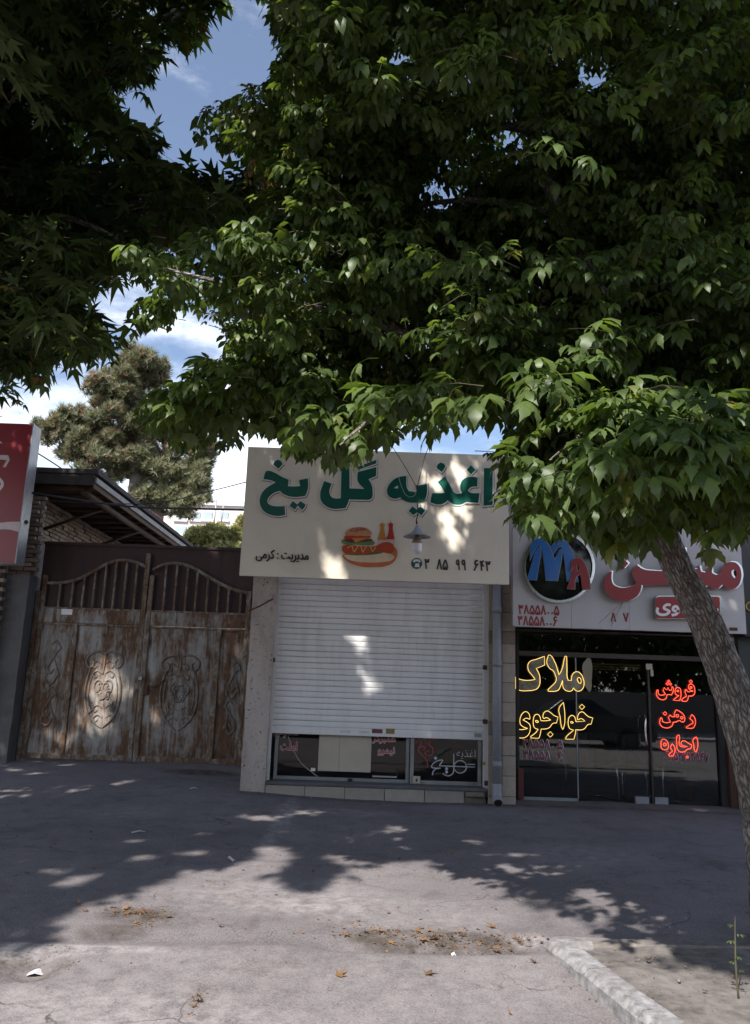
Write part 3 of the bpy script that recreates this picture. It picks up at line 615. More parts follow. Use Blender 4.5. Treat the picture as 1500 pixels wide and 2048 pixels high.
for (a, b_, c_, d_, m_) in ((744, 1458, 765, 1467, plain('sticker_maroon', (0.16, 0.05, 0.05), 0.5, 0.5, 30, bmp=0)), (772, 1457, 789, 1468, plain('sticker_gold', (0.24, 0.18, 0.05), 0.5, 0.5, 40, bmp=0)), (680, 1460, 700, 1466, plain('sticker_faded', (0.6, 0.58, 0.58), 0.6)), (718, 1461, 738, 1467, plain('sticker_faded', (0.6, 0.58, 0.58), 0.6)), (949, 1467, 962, 1474, M_steelgrey)):
    pbox('sticker' if m_ is not M_steelgrey else 'lock', a, b_, c_, d_, YS-0.021 if m_ is not M_steelgrey else YS-0.05, 0.002 if m_ is not M_steelgrey else 0.03, m_, sh)
p = at(968, 1527, YS-0.05); box('yellow_tag', p[0]-0.02, p[0]+0.02, YS-0.048, YS-0.0455, p[2]-0.02, p[2]+0.02, plain('yellow_tag', (0.4, 0.3, 0.04), 0.5), sh)

# ------------------------------------------------------------------ cream banner sign
bx0, bx1 = (at(497, 895, YN)[0]+at(478, 1147, YN)[0])/2, (at(1022, 905, YN)[0]+at(1014, 1172, YN)[0])/2; bz0, bz1 = at(750, 1160, YN)[2], at(750, 902, YN)[2]
sign = empty('shop_sign', ((bx0+bx1)/2, YN, bz0), 'cream banner sign with green Persian lettering and a burger picture', 'sign')
# stretched fabric: gently billowing skin on a frame
gx, gz = np.meshgrid(np.linspace(bx0, bx1, 60), np.linspace(bz0, bz1, 34))
edge = np.minimum.reduce([gx-bx0, bx1-gx, gz-bz0, bz1-gz]); bil = 0.0016*np.sin(gx*31+gz*3)*np.clip(edge*6, 0, 1) + 0.0012*np.sin(gz*9+gx*2)
gi = np.arange(gx.size).reshape(gx.shape)
put('fabric', mesh_np('fabric', np.stack([gx, YN+0.004+bil, gz], -1).reshape(-1, 3), [np.stack([gi[:-1, :-1], gi[:-1, 1:], gi[1:, 1:], gi[1:, :-1]], -1).reshape(-1, 4)], smooth=True), M_banner, sign)
box('frame', bx0, bx1, YN+0.012, YN+0.06, bz0+0.003, bz1-0.003, M_banner, sign)
for (u, v) in ((bx0+0.01, bx0+0.05), (bx1-0.05, bx1-0.01), (0.0, 0.04)): box('strut', u, v, YN+0.06, 11.25, bz1-0.35, bz1-0.31, M_rustdark, sign)
for (u, v) in ((bx0+0.05, bx0+0.09), (bx1-0.09, bx1-0.05)): box('strut', u, v, YN+0.06, 11.25, bz0+0.12, bz0+0.16, M_rustdark, sign)
O1, K1, O2 = (510, 905), 5.769, (760, 905); ya = YN-0.004
GL = [(O1, [[(130, 213), (175, 213), (240, 240), (320, 285), (390, 315), (380, 388), (440, 392), (520, 388), (508, 318), (610, 298), (615, 370), (605, 440), (580, 500), (500, 512), (420, 510), (350, 490), (310, 465), (290, 443), (230, 460), (175, 500), (143, 550), (150, 590), (190, 612), (260, 622), (342, 618), (348, 720), (270, 732), (190, 722), (120, 690), (75, 640), (55, 570), (65, 500), (100, 440), (160, 390), (240, 345), (180, 320), (97, 308), (115, 240)]]),
      (O1, [[(262, 83), (300, 100), (318, 135), (270, 188), (212, 140), (225, 105)]]),
      (O1, [[(437, 560), (487, 600), (525, 562), (583, 600), (575, 625), (545, 663), (492, 612), (460, 660), (397, 615)]]),
      (O1, [[(800, 330), (885, 360), (862, 420), (860, 470), (880, 510), (920, 530), (990, 528), (1000, 60), (1090, 60), (1092, 415), (1260, 420), (1185, 330), (1187, 225), (1400, 168), (1398, 270), (1310, 308), (1345, 370), (1357, 440), (1350, 520), (1330, 540), (1250, 545), (1085, 540), (1070, 590), (1045, 640), (960, 650), (880, 645), (810, 610), (765, 560), (752, 490), (765, 420)]]),
      (O1, [[(1187, 165), (1400, 85), (1400, 125), (1187, 200)]]),
      (O2, [[(220, 283), (305, 270), (308, 400), (330, 445), (420, 460), (430, 385), (540, 362), (543, 450), (525, 530), (500, 570), (420, 578), (330, 572), (270, 548), (232, 515), (200, 530), (150, 530), (100, 500), (80, 450), (90, 400), (120, 350), (170, 305)], [(205, 378), (212, 415), (155, 412)]]),
      (O2, [[(375, 622), (425, 660), (462, 625), (522, 665), (480, 725), (432, 690), (385, 722), (330, 675)]]),
      (O2, [[(752, 275), (820, 400), (845, 450), (880, 475), (945, 470), (930, 430), (928, 370), (950, 320), (1000, 290), (1060, 280), (1125, 290), (1125, 390), (1050, 400), (1015, 430), (1020, 450), (1060, 468), (1148, 470), (1135, 580), (1040, 575), (1000, 570), (940, 598), (860, 598), (810, 575), (780, 550), (740, 585), (660, 598), (582, 575), (590, 520), (608, 468), (700, 470), (745, 465), (710, 400), (665, 340)]]),
      (O2, [[(700, 117), (740, 130), (755, 165), (712, 225), (652, 180), (665, 140)]]), (O2, [dia(1050, 200, 52)]), (O2, [[(1200, 180), (1300, 180), (1298, 605), (1195, 615)]])]
M_shadow = plain('printed_outline', (0.16, 0.14, 0.12), 0.6, 0.05, 3, bmp=0)
for o_, lp in GL:
    dn = [[(a+5, b+9) for a, b in l_] for l_ in lp]
    wall_art('letter_outline', dn, ya+0.0015, M_shadow, sign, o_, K1, offset=0.0175, extrude=0.0004)
    wall_art('letter_outline', lp, ya-0.001, M_white, sign, o_, K1, offset=0.017, extrude=0.0004)
    wall_art('letter', lp, ya-0.0035, M_green, sign, o_, K1, extrude=0.0004)
lettering('manager_line', shape('مدیریت : کرمی'), 512, 1100, 617, 1124, ya, M_black, sign, 0.0)
lettering('manager_line', shape('مدیریت : کرمی'), 512.8, 1100.5, 617.8, 1124.5, ya-0.002, M_black, sign, 0.0)
lettering('manager_line', shape('مدیریت : کرمی'), 511.4, 1099.6, 616.4, 1123.6, ya-0.004, M_black, sign, 0.0)
digits('numeral', '3  85  99  643', 849, 1120, 983, 1140, ya, M_black, sign, 0.085)
# printed picture: burger, hot dog, two sauce bottles, telephone badge
O3, K3 = (670, 1030), 7.143
def pc(name, col, sc=12, var=0.12): return plain('print_'+name, col, 0.5, var, sc, bmp=0)
art = [('bottle', [[(672, 65), (685, 120), (715, 135), (705, 160), (708, 250), (735, 355), (600, 355), (640, 250), (648, 160), (632, 140), (665, 120)]], (0.60, 0.24, 0.05)), ('bottle', [[(797, 55), (808, 115), (833, 125), (825, 160), (832, 250), (852, 345), (730, 345), (762, 250), (768, 160), (755, 125), (785, 115)]], (0.50, 0.035, 0.035)),
       ('bottle_label', [[(610, 357), (735, 357), (735, 425), (605, 425)], [(735, 347), (852, 347), (850, 425), (737, 425)]], (0.70, 0.50, 0.46)),
       ('bun', [[(780, 430), (860, 470), (890, 530), (880, 600), (830, 680), (700, 735), (540, 745), (400, 740), (250, 700), (150, 640), (105, 590), (130, 555), (400, 560), (700, 540)]], (0.62, 0.17, 0.07)), ('bun_crumb', [[(120, 570), (400, 575), (600, 545), (720, 540), (830, 575), (850, 600), (820, 640), (700, 670), (500, 678), (300, 665), (180, 630)]], (0.78, 0.62, 0.42)),
       ('lettuce', [[(110, 530), (200, 540), (400, 560), (560, 530), (720, 520), (660, 545), (500, 570), (380, 575), (250, 570), (150, 550)]], (0.08, 0.19, 0.05)),
       ('sausage', [[(100, 480), (115, 440), (160, 425), (300, 440), (450, 450), (580, 440), (640, 410), (720, 388), (790, 395), (835, 430), (840, 490), (800, 545), (740, 545), (660, 525), (560, 530), (450, 555), (300, 555), (180, 545), (115, 525)]], (0.52, 0.075, 0.03)),
       ('lettuce', [[(90, 360), (130, 345), (250, 370), (400, 360), (540, 370), (572, 395), (550, 425), (480, 430), (400, 432), (300, 425), (200, 428), (110, 400)]], (0.15, 0.26, 0.08)), ('patty', [[(120, 355), (150, 340), (270, 350), (300, 395), (200, 390)], [(310, 395), (430, 345), (520, 345), (540, 375), (420, 385)]], (0.14, 0.05, 0.04)),
       ('tomato', [[(125, 320), (150, 298), (300, 300), (505, 298), (515, 325), (400, 328), (250, 335), (150, 345)]], (0.52, 0.05, 0.03)), ('cheese', [[(240, 330), (480, 330), (400, 355), (295, 395)]], (0.68, 0.26, 0.05)),
       ('bun_top', [[(148, 280), (165, 235), (220, 195), (320, 175), (420, 180), (490, 215), (525, 270), (510, 290), (300, 295), (160, 290)]], (0.58, 0.27, 0.12)), ('bun_glaze', [[(190, 235), (240, 195), (330, 182), (420, 188), (470, 220), (400, 225), (260, 245)]], (0.42, 0.13, 0.07))]
for i, (nm, lp, col) in enumerate(art): wall_art(nm, lp, ya-0.0006*i, pc(nm+str(i), col), sign, O3, K3, extrude=0.0002, sharp=70)
stroke('mustard', [(175, 470), (220, 445), (245, 450), (270, 525), (300, 490), (335, 445), (370, 450), (395, 535), (430, 470), (480, 440), (510, 460), (535, 525), (580, 455)], 0.006, pc('mustard', (0.72, 0.50, 0.22)), sign, ya-0.006, O3, K3)
for _ in range(26):
    a_, b_ = random.uniform(200, 470), random.uniform(190, 240)
    if abs(a_-330)/150+abs(b_-250)/75 < 1.1: wall_art('sesame', [dia(a_, b_, 5)], ya-0.0085, pc('sesame', (0.75, 0.6, 0.42)), sign, O3, K3, extrude=0.0002)
wall_art('phone_badge', [disc(1168, 692, 78, 20)], ya, plain('badge_teal', (0.01, 0.085, 0.08), 0.5, 0.1, 3, bmp=0), sign, O3, K3)
wall_art('phone_icon', [[(1112, 660), (1130, 640), (1180, 632), (1215, 645), (1225, 672), (1200, 680), (1190, 662), (1160, 665), (1140, 668), (1130, 685)], [(1150, 690), (1200, 690), (1210, 745), (1135, 745)]], ya-0.002, M_white, sign, O3, K3)

# ------------------------------------------------------------------ enamel lamp hanging in front of the sign
YLp = 10.2; lp0 = at(834, 1074, YLp)
lamp = empty('hanging_lamp', tuple(lp0), 'grey enamel shade lamp with white bulb hanging before the cream sign', 'lamp')
k = 0.0064
pr = [(0.002, 24.5), (3.2, 24.2), (3.6, 20), (5.5, 18.5), (6.5, 14.5), (10, 12), (12, 8.5), (20, 4.5), (27.5, 0.8), (28, 0.2), (27, 0.0), (20, 3.6), (12, 7.2), (6, 11)]
lathe('shade', [(a*k, b*k) for a, b in pr], M_steelgrey, lamp, tuple(lp0), 36)
lathe('socket', [(0.002*1, 0.09), (0.028, 0.088), (0.03, -0.01), (0.04, -0.02), (0.062, -0.055), (0.068, -0.085), (0.002, -0.086)], plain('bakelite', (0.24, 0.18, 0.13), 0.5), lamp, tuple(lp0))
M_bulb = plain('bulb_glass', (0.78, 0.78, 0.8), 0.25, 0.03, 3, bmp=0)
lathe('bulb', [(0.066, -0.087), (0.068, -0.12), (0.070, -0.17), (0.062, -0.2), (0.045, -0.218), (0.02, -0.226), (0.001, -0.228)], M_bulb, lamp, tuple(lp0))
top = [at(834, 1048, YLp), at(833, 1040, YLp), at(836, 1025, YLp), at(834, 1000, YLp), at(834, 975, YLp)]
tube('cable', top, [0.016, 0.009, 0.008, 0.006, 0.006], M_cable, lamp, 6, 3)
box('hook_knot', top[-1][0]-0.012, top[-1][0]+0.012, YLp-0.012, YLp+0.012, top[-1][2]-0.02, top[-1][2]+0.03, M_cable, lamp, 0.004)
tube('stay_wire', [top[-1], at(848, 919, 10.36), at(872, 850, 10.5)], 0.005, M_cable, lamp, 5); tube('stay_wire', [top[-1], at(808, 930, 10.36), at(770, 870, 10.5)], 0.005, M_cable, lamp, 5)
tube('slack_wire', [at(797, 953, 10.4), at(802, 970, 10.38), at(810, 988, 10.36), at(820, 994, 10.34), at(830, 990, 10.26), top[-1]], 0.004, M_tape, lamp, 5, 3)

# ------------------------------------------------------------------ drain pipe
xp = at(994, 1400, 10.76)[0]; zpb = gh(xp, 10.7)
dp = empty('drain_pipe', (xp, 10.76, float(zpb)), 'grey downpipe with elbow foot on the stone pier beside the shutter', 'pipe')
tube('pipe', [(xp, 10.77, 2.95), (xp, 10.77, 0.32)], 0.058, M_pipe, dp, 20)
def hollow(name, pts, r, m, parent):
    return tube(name, pts, r, m, parent, 20, 4)
hollow('elbow', [(xp, 10.77, 0.36), (xp, 10.765, 0.26), (xp, 10.74, 0.185), (xp, 10.66, 0.14)], [0.066, 0.066, 0.066, 0.068], M_pipe, dp)
d_ = Vector((0, -0.8, -0.45)).normalized(); dk = lathe('mouth_shade_disc', [(0.0, 0.0), (0.052, 0.0)], M_black, dp, tuple(Vector((xp, 10.66, 0.14))+d_*0.004), 20, Vector(d_).to_track_quat('Z', 'Y').to_euler())  # black disc on the closed end stands in for shade inside the pipe
for zc in (1.88, 0.6, 2.6): lathe('collar', [(0.058, -0.04), (0.067, -0.04), (0.067, 0.04), (0.058, 0.04)], M_pipe, dp, (xp, 10.77, zc), 20)

# ------------------------------------------------------------------ estate office (right)
YB, YD = 10.62, 11.30          # sign board face, glass front
off = empty('estate_office', (3.5, YD, 0.1), 'dark glass fronted office with neon lettering behind the leaning trunk', 'shop')
ox0, ox1 = at(1033, 1450, YD)[0], at(1440, 1500, YD)[0]; oz0 = at(1200, 1606, YD)[2]; ozt = 2.62
box('threshold', ox0-0.05, ox1+0.15, YD-0.14, YD+0.3, -0.2, oz0, M_greypl, off, 0.01)
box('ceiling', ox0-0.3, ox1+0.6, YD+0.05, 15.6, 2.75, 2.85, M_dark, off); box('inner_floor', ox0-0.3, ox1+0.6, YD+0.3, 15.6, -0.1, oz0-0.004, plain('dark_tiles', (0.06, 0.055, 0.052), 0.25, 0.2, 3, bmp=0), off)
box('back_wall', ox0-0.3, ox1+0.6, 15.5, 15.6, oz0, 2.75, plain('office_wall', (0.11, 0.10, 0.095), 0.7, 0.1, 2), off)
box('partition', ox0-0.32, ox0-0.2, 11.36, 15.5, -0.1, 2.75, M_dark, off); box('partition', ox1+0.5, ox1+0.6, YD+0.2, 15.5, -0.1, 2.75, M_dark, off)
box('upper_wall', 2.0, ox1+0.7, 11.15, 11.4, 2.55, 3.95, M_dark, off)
# transom, mullions and panes
box('transom', ox0, ox1, YD-0.03, YD+0.05, 2.02, 2.09, plain('brown_aluminium', (0.06, 0.045, 0.038), 0.4, 0.2, 4, metal=0.3), off, 0.004)
M_brown = MATS['brown_aluminium']
xm1, xm2 = at(1153, 1450, YD)[0], at(1300, 1450, YD)[0]
box('transom_glass', ox0, ox1, YD, YD+0.008, 2.09, 2.56, M_glass, off)
box('fixed_pane', ox0, xm1, YD-0.004, YD+0.006, oz0+0.05, 2.02, M_glass, off); dp_ = box('door_pane', xm1+0.03, xm2-0.012, YD+0.03, YD+0.04, oz0+0.02, 2.0, M_glass, off); box('door_pane', xm2+0.012, ox1-0.03, YD-0.004, YD+0.006, oz0+0.02, 2.0, M_glass, off)
box('edge_trim', xm1-0.004, xm1+0.012, YD-0.012, YD+0.01, oz0+0.05, 2.02, M_steelgrey, off); box('door_stile', xm2-0.012, xm2+0.012, YD-0.02, YD+0.02, oz0+0.02, 1.98, M_brown, off, 0.003)
box('bottom_rail', ox0, xm1, YD-0.025, YD+0.02, oz0, oz0+0.05, M_steelgrey, off, 0.004); p = at(1300, 1598, YD)
for dx in (-0.1, 0.16): box('patch_fitting', p[0]+dx-0.1, p[0]+dx+0.08, YD-0.03, YD+0.045, oz0+0.005, oz0+0.10, M_steelgrey, off, 0.005)
p = at(1296, 1335, YD); box('patch_lock', p[0]-0.04, p[0]+0.05, YD-0.04, YD-0.015, p[2]-0.03, p[2]+0.05, M_card, off, 0.005); box('patch_lock', p[0]+0.02, p[0]+0.06, YD-0.045, YD-0.018, p[2]-0.12, p[2]-0.03, M_card, off, 0.005)
zh = 1.05; tube('door_handle', [(xm2-0.07, YD-0.02, zh+0.2), (xm2-0.09, YD-0.09, zh+0.17), (xm2-0.10, YD-0.1, zh), (xm2-0.09, YD-0.09, zh-0.17), (xm2-0.07, YD-0.02, zh-0.2)], 0.013, M_chrome, dp_, 8, 4)
box('door_jamb', ox1-0.03, ox1+0.06, YD-0.06, YD+0.1, oz0, 2.56, M_dark, off, 0.004); box('door_jamb', ox1+0.062, ox1+0.15, YD-0.14, YD+0.1, oz0, 2.56, plain('red_brown_wood', (0.10, 0.05, 0.033), 0.5, 0.3, 6, stretch=(3, 1, 0.2)), off, 0.006)
box('door_jamb', ox0-0.012, ox0+0.03, YD-0.05, YD+0.06, oz0, 2.56, M_dark, off, 0.004)
p = at(1042, 1570, YD-0.03); box('red_post', p[0]-0.05, p[0]+0.03, YD-0.07, YD-0.05, oz0+0.02, oz0+0.42, plain('maroon_paint', (0.12, 0.03, 0.03), 0.5), off, 0.006)
xj = ox1+0.152
for i in range(9):
    box('tile', xj, xj+0.36, YD-0.22, YD+0.1, oz0-0.05+i*0.28, oz0+0.226+i*0.28, M_tiledark if i % 3 == 2 else M_tile, off, 0.004)
p = at(1472, 1283, YD-0.23); box('notice', p[0]-0.09, p[0]+0.08, YD-0.232, YD-0.222, p[2]-0.05, p[2]+0.05, M_white, off)
# rolled blind, slats above the door with yellow light put into the colour
for i in range(3): box('blind_slat', at(1162, 1290, 11.5)[0], at(1278, 1290, 11.5)[0], 11.48, 11.51, 1.94-0.035*i, 1.955-0.035*i, plain('amber_lit_slat', (0.50, 0.30, 0.06), 0.5), off)
# phone numbers on the glass
def glass_line(s_, a, b, c, d):
    digits('numeral', s_, a-.5, b-.5, c+.5, d+.5, YD-0.010, plain('number_pale', (0.42, 0.40, 0.42), 0.5, bmp=0), off, 0.17); digits('numeral', s_, a, b, c, d, YD-0.016, plain('number_red', (0.20, 0.02, 0.05), 0.4, bmp=0), off, 0.085)
glass_line('38558005', 1046, 1480, 1127, 1496); glass_line('38558006', 1048, 1503, 1126, 1519); glass_line('09153213847', 1326, 1505, 1419, 1521)

# neon words: mirrored acrylic bodies with glowing outlines
O6, K6, O7, K7 = (1020, 1290), 8.333, (1290, 1340), 10.0
def neon(word, loops, org, zoom, mm, r, Y, bodies, label):
    w_ = empty('neon_word', tuple(at(org[0]+loops[0][0][0][0]/zoom, org[1]+loops[0][0][0][1]/zoom, Y)), label, 'neon sign')
    for lp in loops:
        if bodies: wall_art('letter_body', lp, Y, bodies, w_, org, zoom, extrude=0.002)
        for l_ in lp:
            P = [at(org[0]+a/zoom, org[1]+b/zoom, Y-0.008) for a, b in l_]
            cu = corner_curve([[(p[0], p[2]) for p in P]], fill=False, bevel=r, sharp=60)
            put('neon_tube', curve_mesh(cu, 'neon_tube'), mm, w_, (0, Y-0.010, 0), (R(90), 0, 0))
    return w_
M_mirror = plain('mirror_acrylic', (0.42, 0.39, 0.31), 0.25, 0.6, 6, metal=0.8, bmp=0); YNe = YD-0.02
malak = [[[(92, 535), (180, 575), (300, 590), (420, 575), (375, 510), (303, 410), (318, 290), (450, 235), (575, 188), (577, 335), (437, 392), (480, 470), (500, 560), (495, 650), (460, 720), (400, 750), (300, 762), (180, 760), (92, 725)]],
         [[(640, 170), (670, 170), (740, 270), (790, 400), (815, 500), (860, 420), (905, 230), (918, 185), (945, 190), (950, 400), (952, 520), (970, 590), (1025, 590), (1030, 520), (1070, 460), (1120, 445), (1180, 480), (1220, 560), (1235, 650), (1210, 730), (1150, 770), (1100, 760), (1058, 715), (1030, 760), (960, 768), (900, 730), (880, 680), (875, 590), (840, 690), (800, 755), (640, 772), (630, 745), (700, 680), (770, 590), (755, 500), (710, 420), (680, 405), (620, 320), (612, 280)], [(1140, 540), (1165, 550), (1185, 600), (1180, 640), (1150, 630), (1120, 570)]]]
w1 = neon('malak', malak, O6, K6, M_neon_y, 0.0037, YNe, M_mirror, 'yellow neon upper word on the left pane of the office glass')
wall_art('unlit_letter', [[(1315, 190), (1355, 260), (1362, 600), (1350, 750), (1320, 785), (1260, 700), (1218, 480), (1210, 330)]], YNe, plain('cream_acrylic', (0.30, 0.27, 0.19), 0.3, 0.1, 3, bmp=0), w1, O6, K6, extrude=0.002)
khaj = [[[(1125, 1240), (1130, 1180), (1165, 1125), (1210, 1115), (1265, 1160), (1310, 1195), (1380, 1215), (1350, 1320), (1300, 1325), (1240, 1395), (1180, 1415), (1095, 1410), (1090, 1470), (1065, 1570), (930, 1570), (930, 1545), (1060, 1420), (1000, 1395), (972, 1330), (970, 1260), (990, 1200), (1030, 1170), (1070, 1190), (1095, 1260), (1100, 1280), (1250, 1270), (1180, 1225), (1140, 1245)], [(1010, 1280), (1030, 1275), (1055, 1290), (1045, 1305), (1015, 1300)]],
        [dia(1198, 1032, 45)], [[(890, 955), (905, 1060), (915, 1200), (905, 1340), (880, 1410), (855, 1350), (835, 1200), (815, 1060)]],
        [[(555, 1215), (550, 1170), (580, 1115), (625, 1100), (680, 1130), (735, 1175), (800, 1200), (775, 1300), (720, 1305), (650, 1380), (580, 1400), (520, 1400), (500, 1500), (480, 1555), (350, 1550), (345, 1525), (430, 1460), (470, 1405), (410, 1380), (388, 1310), (390, 1240), (415, 1170), (455, 1155), (490, 1180), (515, 1262), (600, 1262), (680, 1250), (600, 1210), (570, 1228)], [(425, 1260), (450, 1258), (475, 1280), (455, 1292), (430, 1280)]],
        [dia(672, 1490, 46)], [[(330, 1240), (270, 1220), (215, 1250), (290, 1290), (330, 1330), (335, 1420), (310, 1490), (250, 1540), (180, 1550), (105, 1535), (105, 1385), (180, 1410), (295, 1390), (200, 1350), (165, 1290), (180, 1190), (220, 1130), (265, 1110), (310, 1140), (330, 1190)]]]
neon('khaj', khaj, O6, K6, M_neon_y, 0.0037, YNe, plain('smoked_acrylic', (0.06, 0.058, 0.052), 0.12, 0.2, 3, metal=0.5, bmp=0), 'yellow neon lower word above the pale phone numbers')
forush = [[[(240, 400), (265, 400), (265, 460), (300, 500), (360, 500), (405, 480), (375, 430), (360, 410), (385, 350), (430, 400), (460, 350), (490, 410), (530, 400), (540, 330), (560, 350), (558, 440), (530, 500), (470, 490), (435, 500), (430, 550), (390, 590), (320, 590), (260, 550), (228, 480)]], [dia(475, 225, 26)], [dia(445, 277, 26)], [dia(510, 283, 26)],
          [[(600, 440), (610, 380), (650, 345), (700, 370), (718, 440), (710, 560), (690, 612), (575, 605), (580, 590), (680, 510), (620, 490)], disc(655, 420, 17, 8)],
          [[(870, 340), (890, 290), (920, 275), (970, 310), (995, 400), (990, 470), (950, 515), (870, 520), (850, 600), (825, 625), (730, 615), (730, 600), (830, 520), (800, 420), (820, 385), (855, 430), (920, 430), (965, 420), (890, 390)], disc(920, 350, 18, 8)], [dia(918, 230, 32)]]
rahn = [[[(295, 1010), (320, 950), (335, 960), (350, 1030), (420, 1055), (510, 1040), (465, 950), (500, 895), (540, 935), (590, 935), (585, 880), (625, 795), (680, 820), (760, 880), (795, 960), (780, 1030), (740, 1040), (690, 1010), (620, 1040), (560, 1045), (550, 1100), (500, 1145), (420, 1158), (340, 1130), (300, 1080)], disc(645, 915, 26, 8), disc(735, 955, 24, 8)], [dia(400, 870, 38)],
        [[(935, 890), (980, 930), (1010, 1040), (990, 1120), (960, 1160), (830, 1160), (825, 1140), (960, 1060), (950, 1020), (895, 970)]]]
ejare = [[[(1025, 1335), (1050, 1400), (1050, 1560), (1020, 1640), (995, 1620), (975, 1500), (960, 1400)]], [[(680, 1300), (690, 1330), (690, 1500), (720, 1530), (850, 1530), (730, 1500), (720, 1470), (750, 1420), (800, 1420), (860, 1460), (935, 1500), (910, 1570), (860, 1580), (790, 1630), (700, 1635), (645, 1580), (635, 1480), (630, 1370), (650, 1310)]],
         [[(545, 1475), (590, 1540), (595, 1640), (560, 1720), (480, 1720), (470, 1690), (550, 1620), (510, 1550)]], [[(320, 1500), (330, 1410), (370, 1380), (430, 1410), (465, 1490), (460, 1560), (420, 1595), (360, 1590), (325, 1550)], disc(395, 1490, 28, 8)], [dia(845, 1740, 24)]]
for nm, dat, lab in (('forush', forush, 'topmost red neon word on the office door glass'), ('rahn', rahn, 'middle red neon word on the office door glass'), ('ejare', ejare, 'lowest red neon word on the office door glass')):
    neon(nm, dat, O7, K7, M_neon_r, 0.0038, YNe, None, lab)

# white sign board with raised letters
wx0, wx1 = at(1026, 1140, YB)[0], at(1487, 1170, YB)[0]; wz0 = (at(1020, 1253, YB)[2]+at(1482, 1267, YB)[2])/2; wz1 = at(1030, 1028, YB)[2]-0.01
osg = empty('office_sign', ((wx0+wx1)/2, YB, wz0), 'white board sign with round blue and red logo and raised red letters', 'sign')
npan = 4
for i in range(npan): box('panel', wx0+(wx1-wx0)*i/npan+(0.0012 if i else 0), wx0+(wx1-wx0)*(i+1)/npan-(0.0012 if i < npan-1 else 0), YB, YB+0.025, wz0, wz1, M_whitebd, osg, 0.0015)
box('sign_box', wx0+0.01, wx1-0.01, YB+0.026, 11.14, wz0+0.03, wz1-0.01, M_whitebd, osg)
O4, K4, O5, K5 = (1030, 1050), 8.824, (1190, 1090), 5.0
wall_art('logo_ring', [disc(772, 745, 632, 40), disc(772, 745, 585, 40)], YB-0.03, M_chrome, osg, O4, K4, extrude=0.028, sharp=80)
wall_art('logo_disc', [disc(772, 745, 587, 40)], YB-0.012, M_gloss_black, osg, O4, K4, extrude=0.008, sharp=80)
def raised(name, lp, Y, m, edge, org, zoom, t=0.012, off_=0.006):
    s = wall_art(name+'_edge', lp, Y, edge, osg, org, zoom, extrude=t, offset=off_); wall_art(name, lp, Y-t-0.002, m, s, org, zoom, extrude=0.001); return s
raised('letter_m', [[(218, 960), (335, 545), (345, 510), (400, 420), (440, 385), (455, 430), (430, 640), (378, 968)]], YB-0.045, M_blue, M_steelgrey, O4, K4)
raised('letter_m', [[(270, 605), (295, 330), (350, 270), (440, 240), (520, 262), (590, 340), (640, 450), (693, 610), (730, 560), (790, 440), (820, 430), (830, 480), (750, 985), (545, 975), (490, 500), (465, 400), (440, 358), (415, 362), (340, 460)]], YB-0.045, M_blue, M_steelgrey, O4, K4)
raised('letter_m', [[(635, 370), (740, 290), (830, 260), (900, 290), (960, 370), (1050, 570), (1110, 1000), (915, 990), (860, 550), (830, 430), (810, 385), (770, 395), (680, 505)]], YB-0.045, M_blue, M_steelgrey, O4, K4)
raised('letter_a', [[(920, 1125), (1060, 720), (985, 810), (990, 730), (1010, 640), (1070, 585), (1140, 580), (1190, 620), (1250, 720), (1290, 830), (1310, 930), (1330, 1130), (1190, 1135), (1165, 930), (1150, 870), (1085, 910), (1050, 1130)], [(1085, 700), (1110, 695), (1130, 760), (1135, 805), (1095, 818)]], YB-0.075, M_red, M_steelgrey, O4, K4)
RL = [[[(150, 265), (170, 265), (165, 330), (180, 390), (230, 420), (290, 428), (350, 415), (415, 380), (370, 295), (380, 250), (420, 200), (480, 240), (580, 255), (700, 260), (850, 260), (950, 240), (1020, 240), (1045, 205), (1060, 265), (1100, 275), (1130, 230), (1160, 210), (1170, 280), (1210, 300), (1250, 280), (1275, 220), (1320, 180), (1370, 168), (1430, 195), (1462, 270), (1455, 360), (1420, 420), (1370, 442), (1310, 425), (1270, 395), (1230, 435), (1190, 435), (1120, 405), (1080, 430), (1040, 430), (900, 410), (640, 400), (540, 408), (465, 400), (460, 440), (430, 500), (380, 540), (300, 560), (210, 550), (130, 500), (92, 420), (100, 340), (125, 290)], [(1385, 245), (1410, 260), (1415, 300), (1395, 335), (1370, 300), (1365, 265)]],
      [[(300, 150), (335, 185), (290, 235), (245, 190)]], [[(770, 255), (720, 130), (760, 90), (900, 30), (905, 80), (800, 130), (850, 255)]]]
for lp in RL: raised('raised_letter', lp, YB-0.05, M_red, M_chrome, O5, K5, 0.05, 0.003)
def rrect(x0, y0, x1, y1, r):
    o_ = []
    for cx_, cy_, a0 in ((x1-r, y0+r, -90), (x1-r, y1-r, 0), (x0+r, y1-r, 90), (x0+r, y0+r, 180)):
        for k_ in range(5): t = R(a0+k_*22.5); o_.append((cx_+r*math.cos(t), cy_+r*math.sin(t)))
    return o_
pq_ = wall_art('plaque_box', [rrect(595, 508, 1258, 742, 34)], YB-0.05, M_chrome, osg, O5, K5, extrude=0.048, sharp=80); wall_art('plaque_face', [rrect(606, 519, 1247, 731, 28)], YB-0.1, M_red, pq_, O5, K5, extrude=0.001, sharp=80)
lettering('plaque_word', shape('خواجوی'), 1311, 1197, 1437, 1234, YB-0.103, M_white, pq_, 0.03)
digits('numeral', '38558005', 1037, 1211, 1120, 1229, YB-0.004, M_red, osg, 0.09); digits('numeral', '38558006', 1036, 1233, 1117, 1251, YB-0.004, M_red, osg, 0.09)
digits('numeral', '8', 1222, 1226, 1234, 1243, YB-0.004, M_red, osg, 0.09); digits('numeral', '7', 1247, 1226, 1259, 1243, YB-0.004, M_red, osg, 0.09)
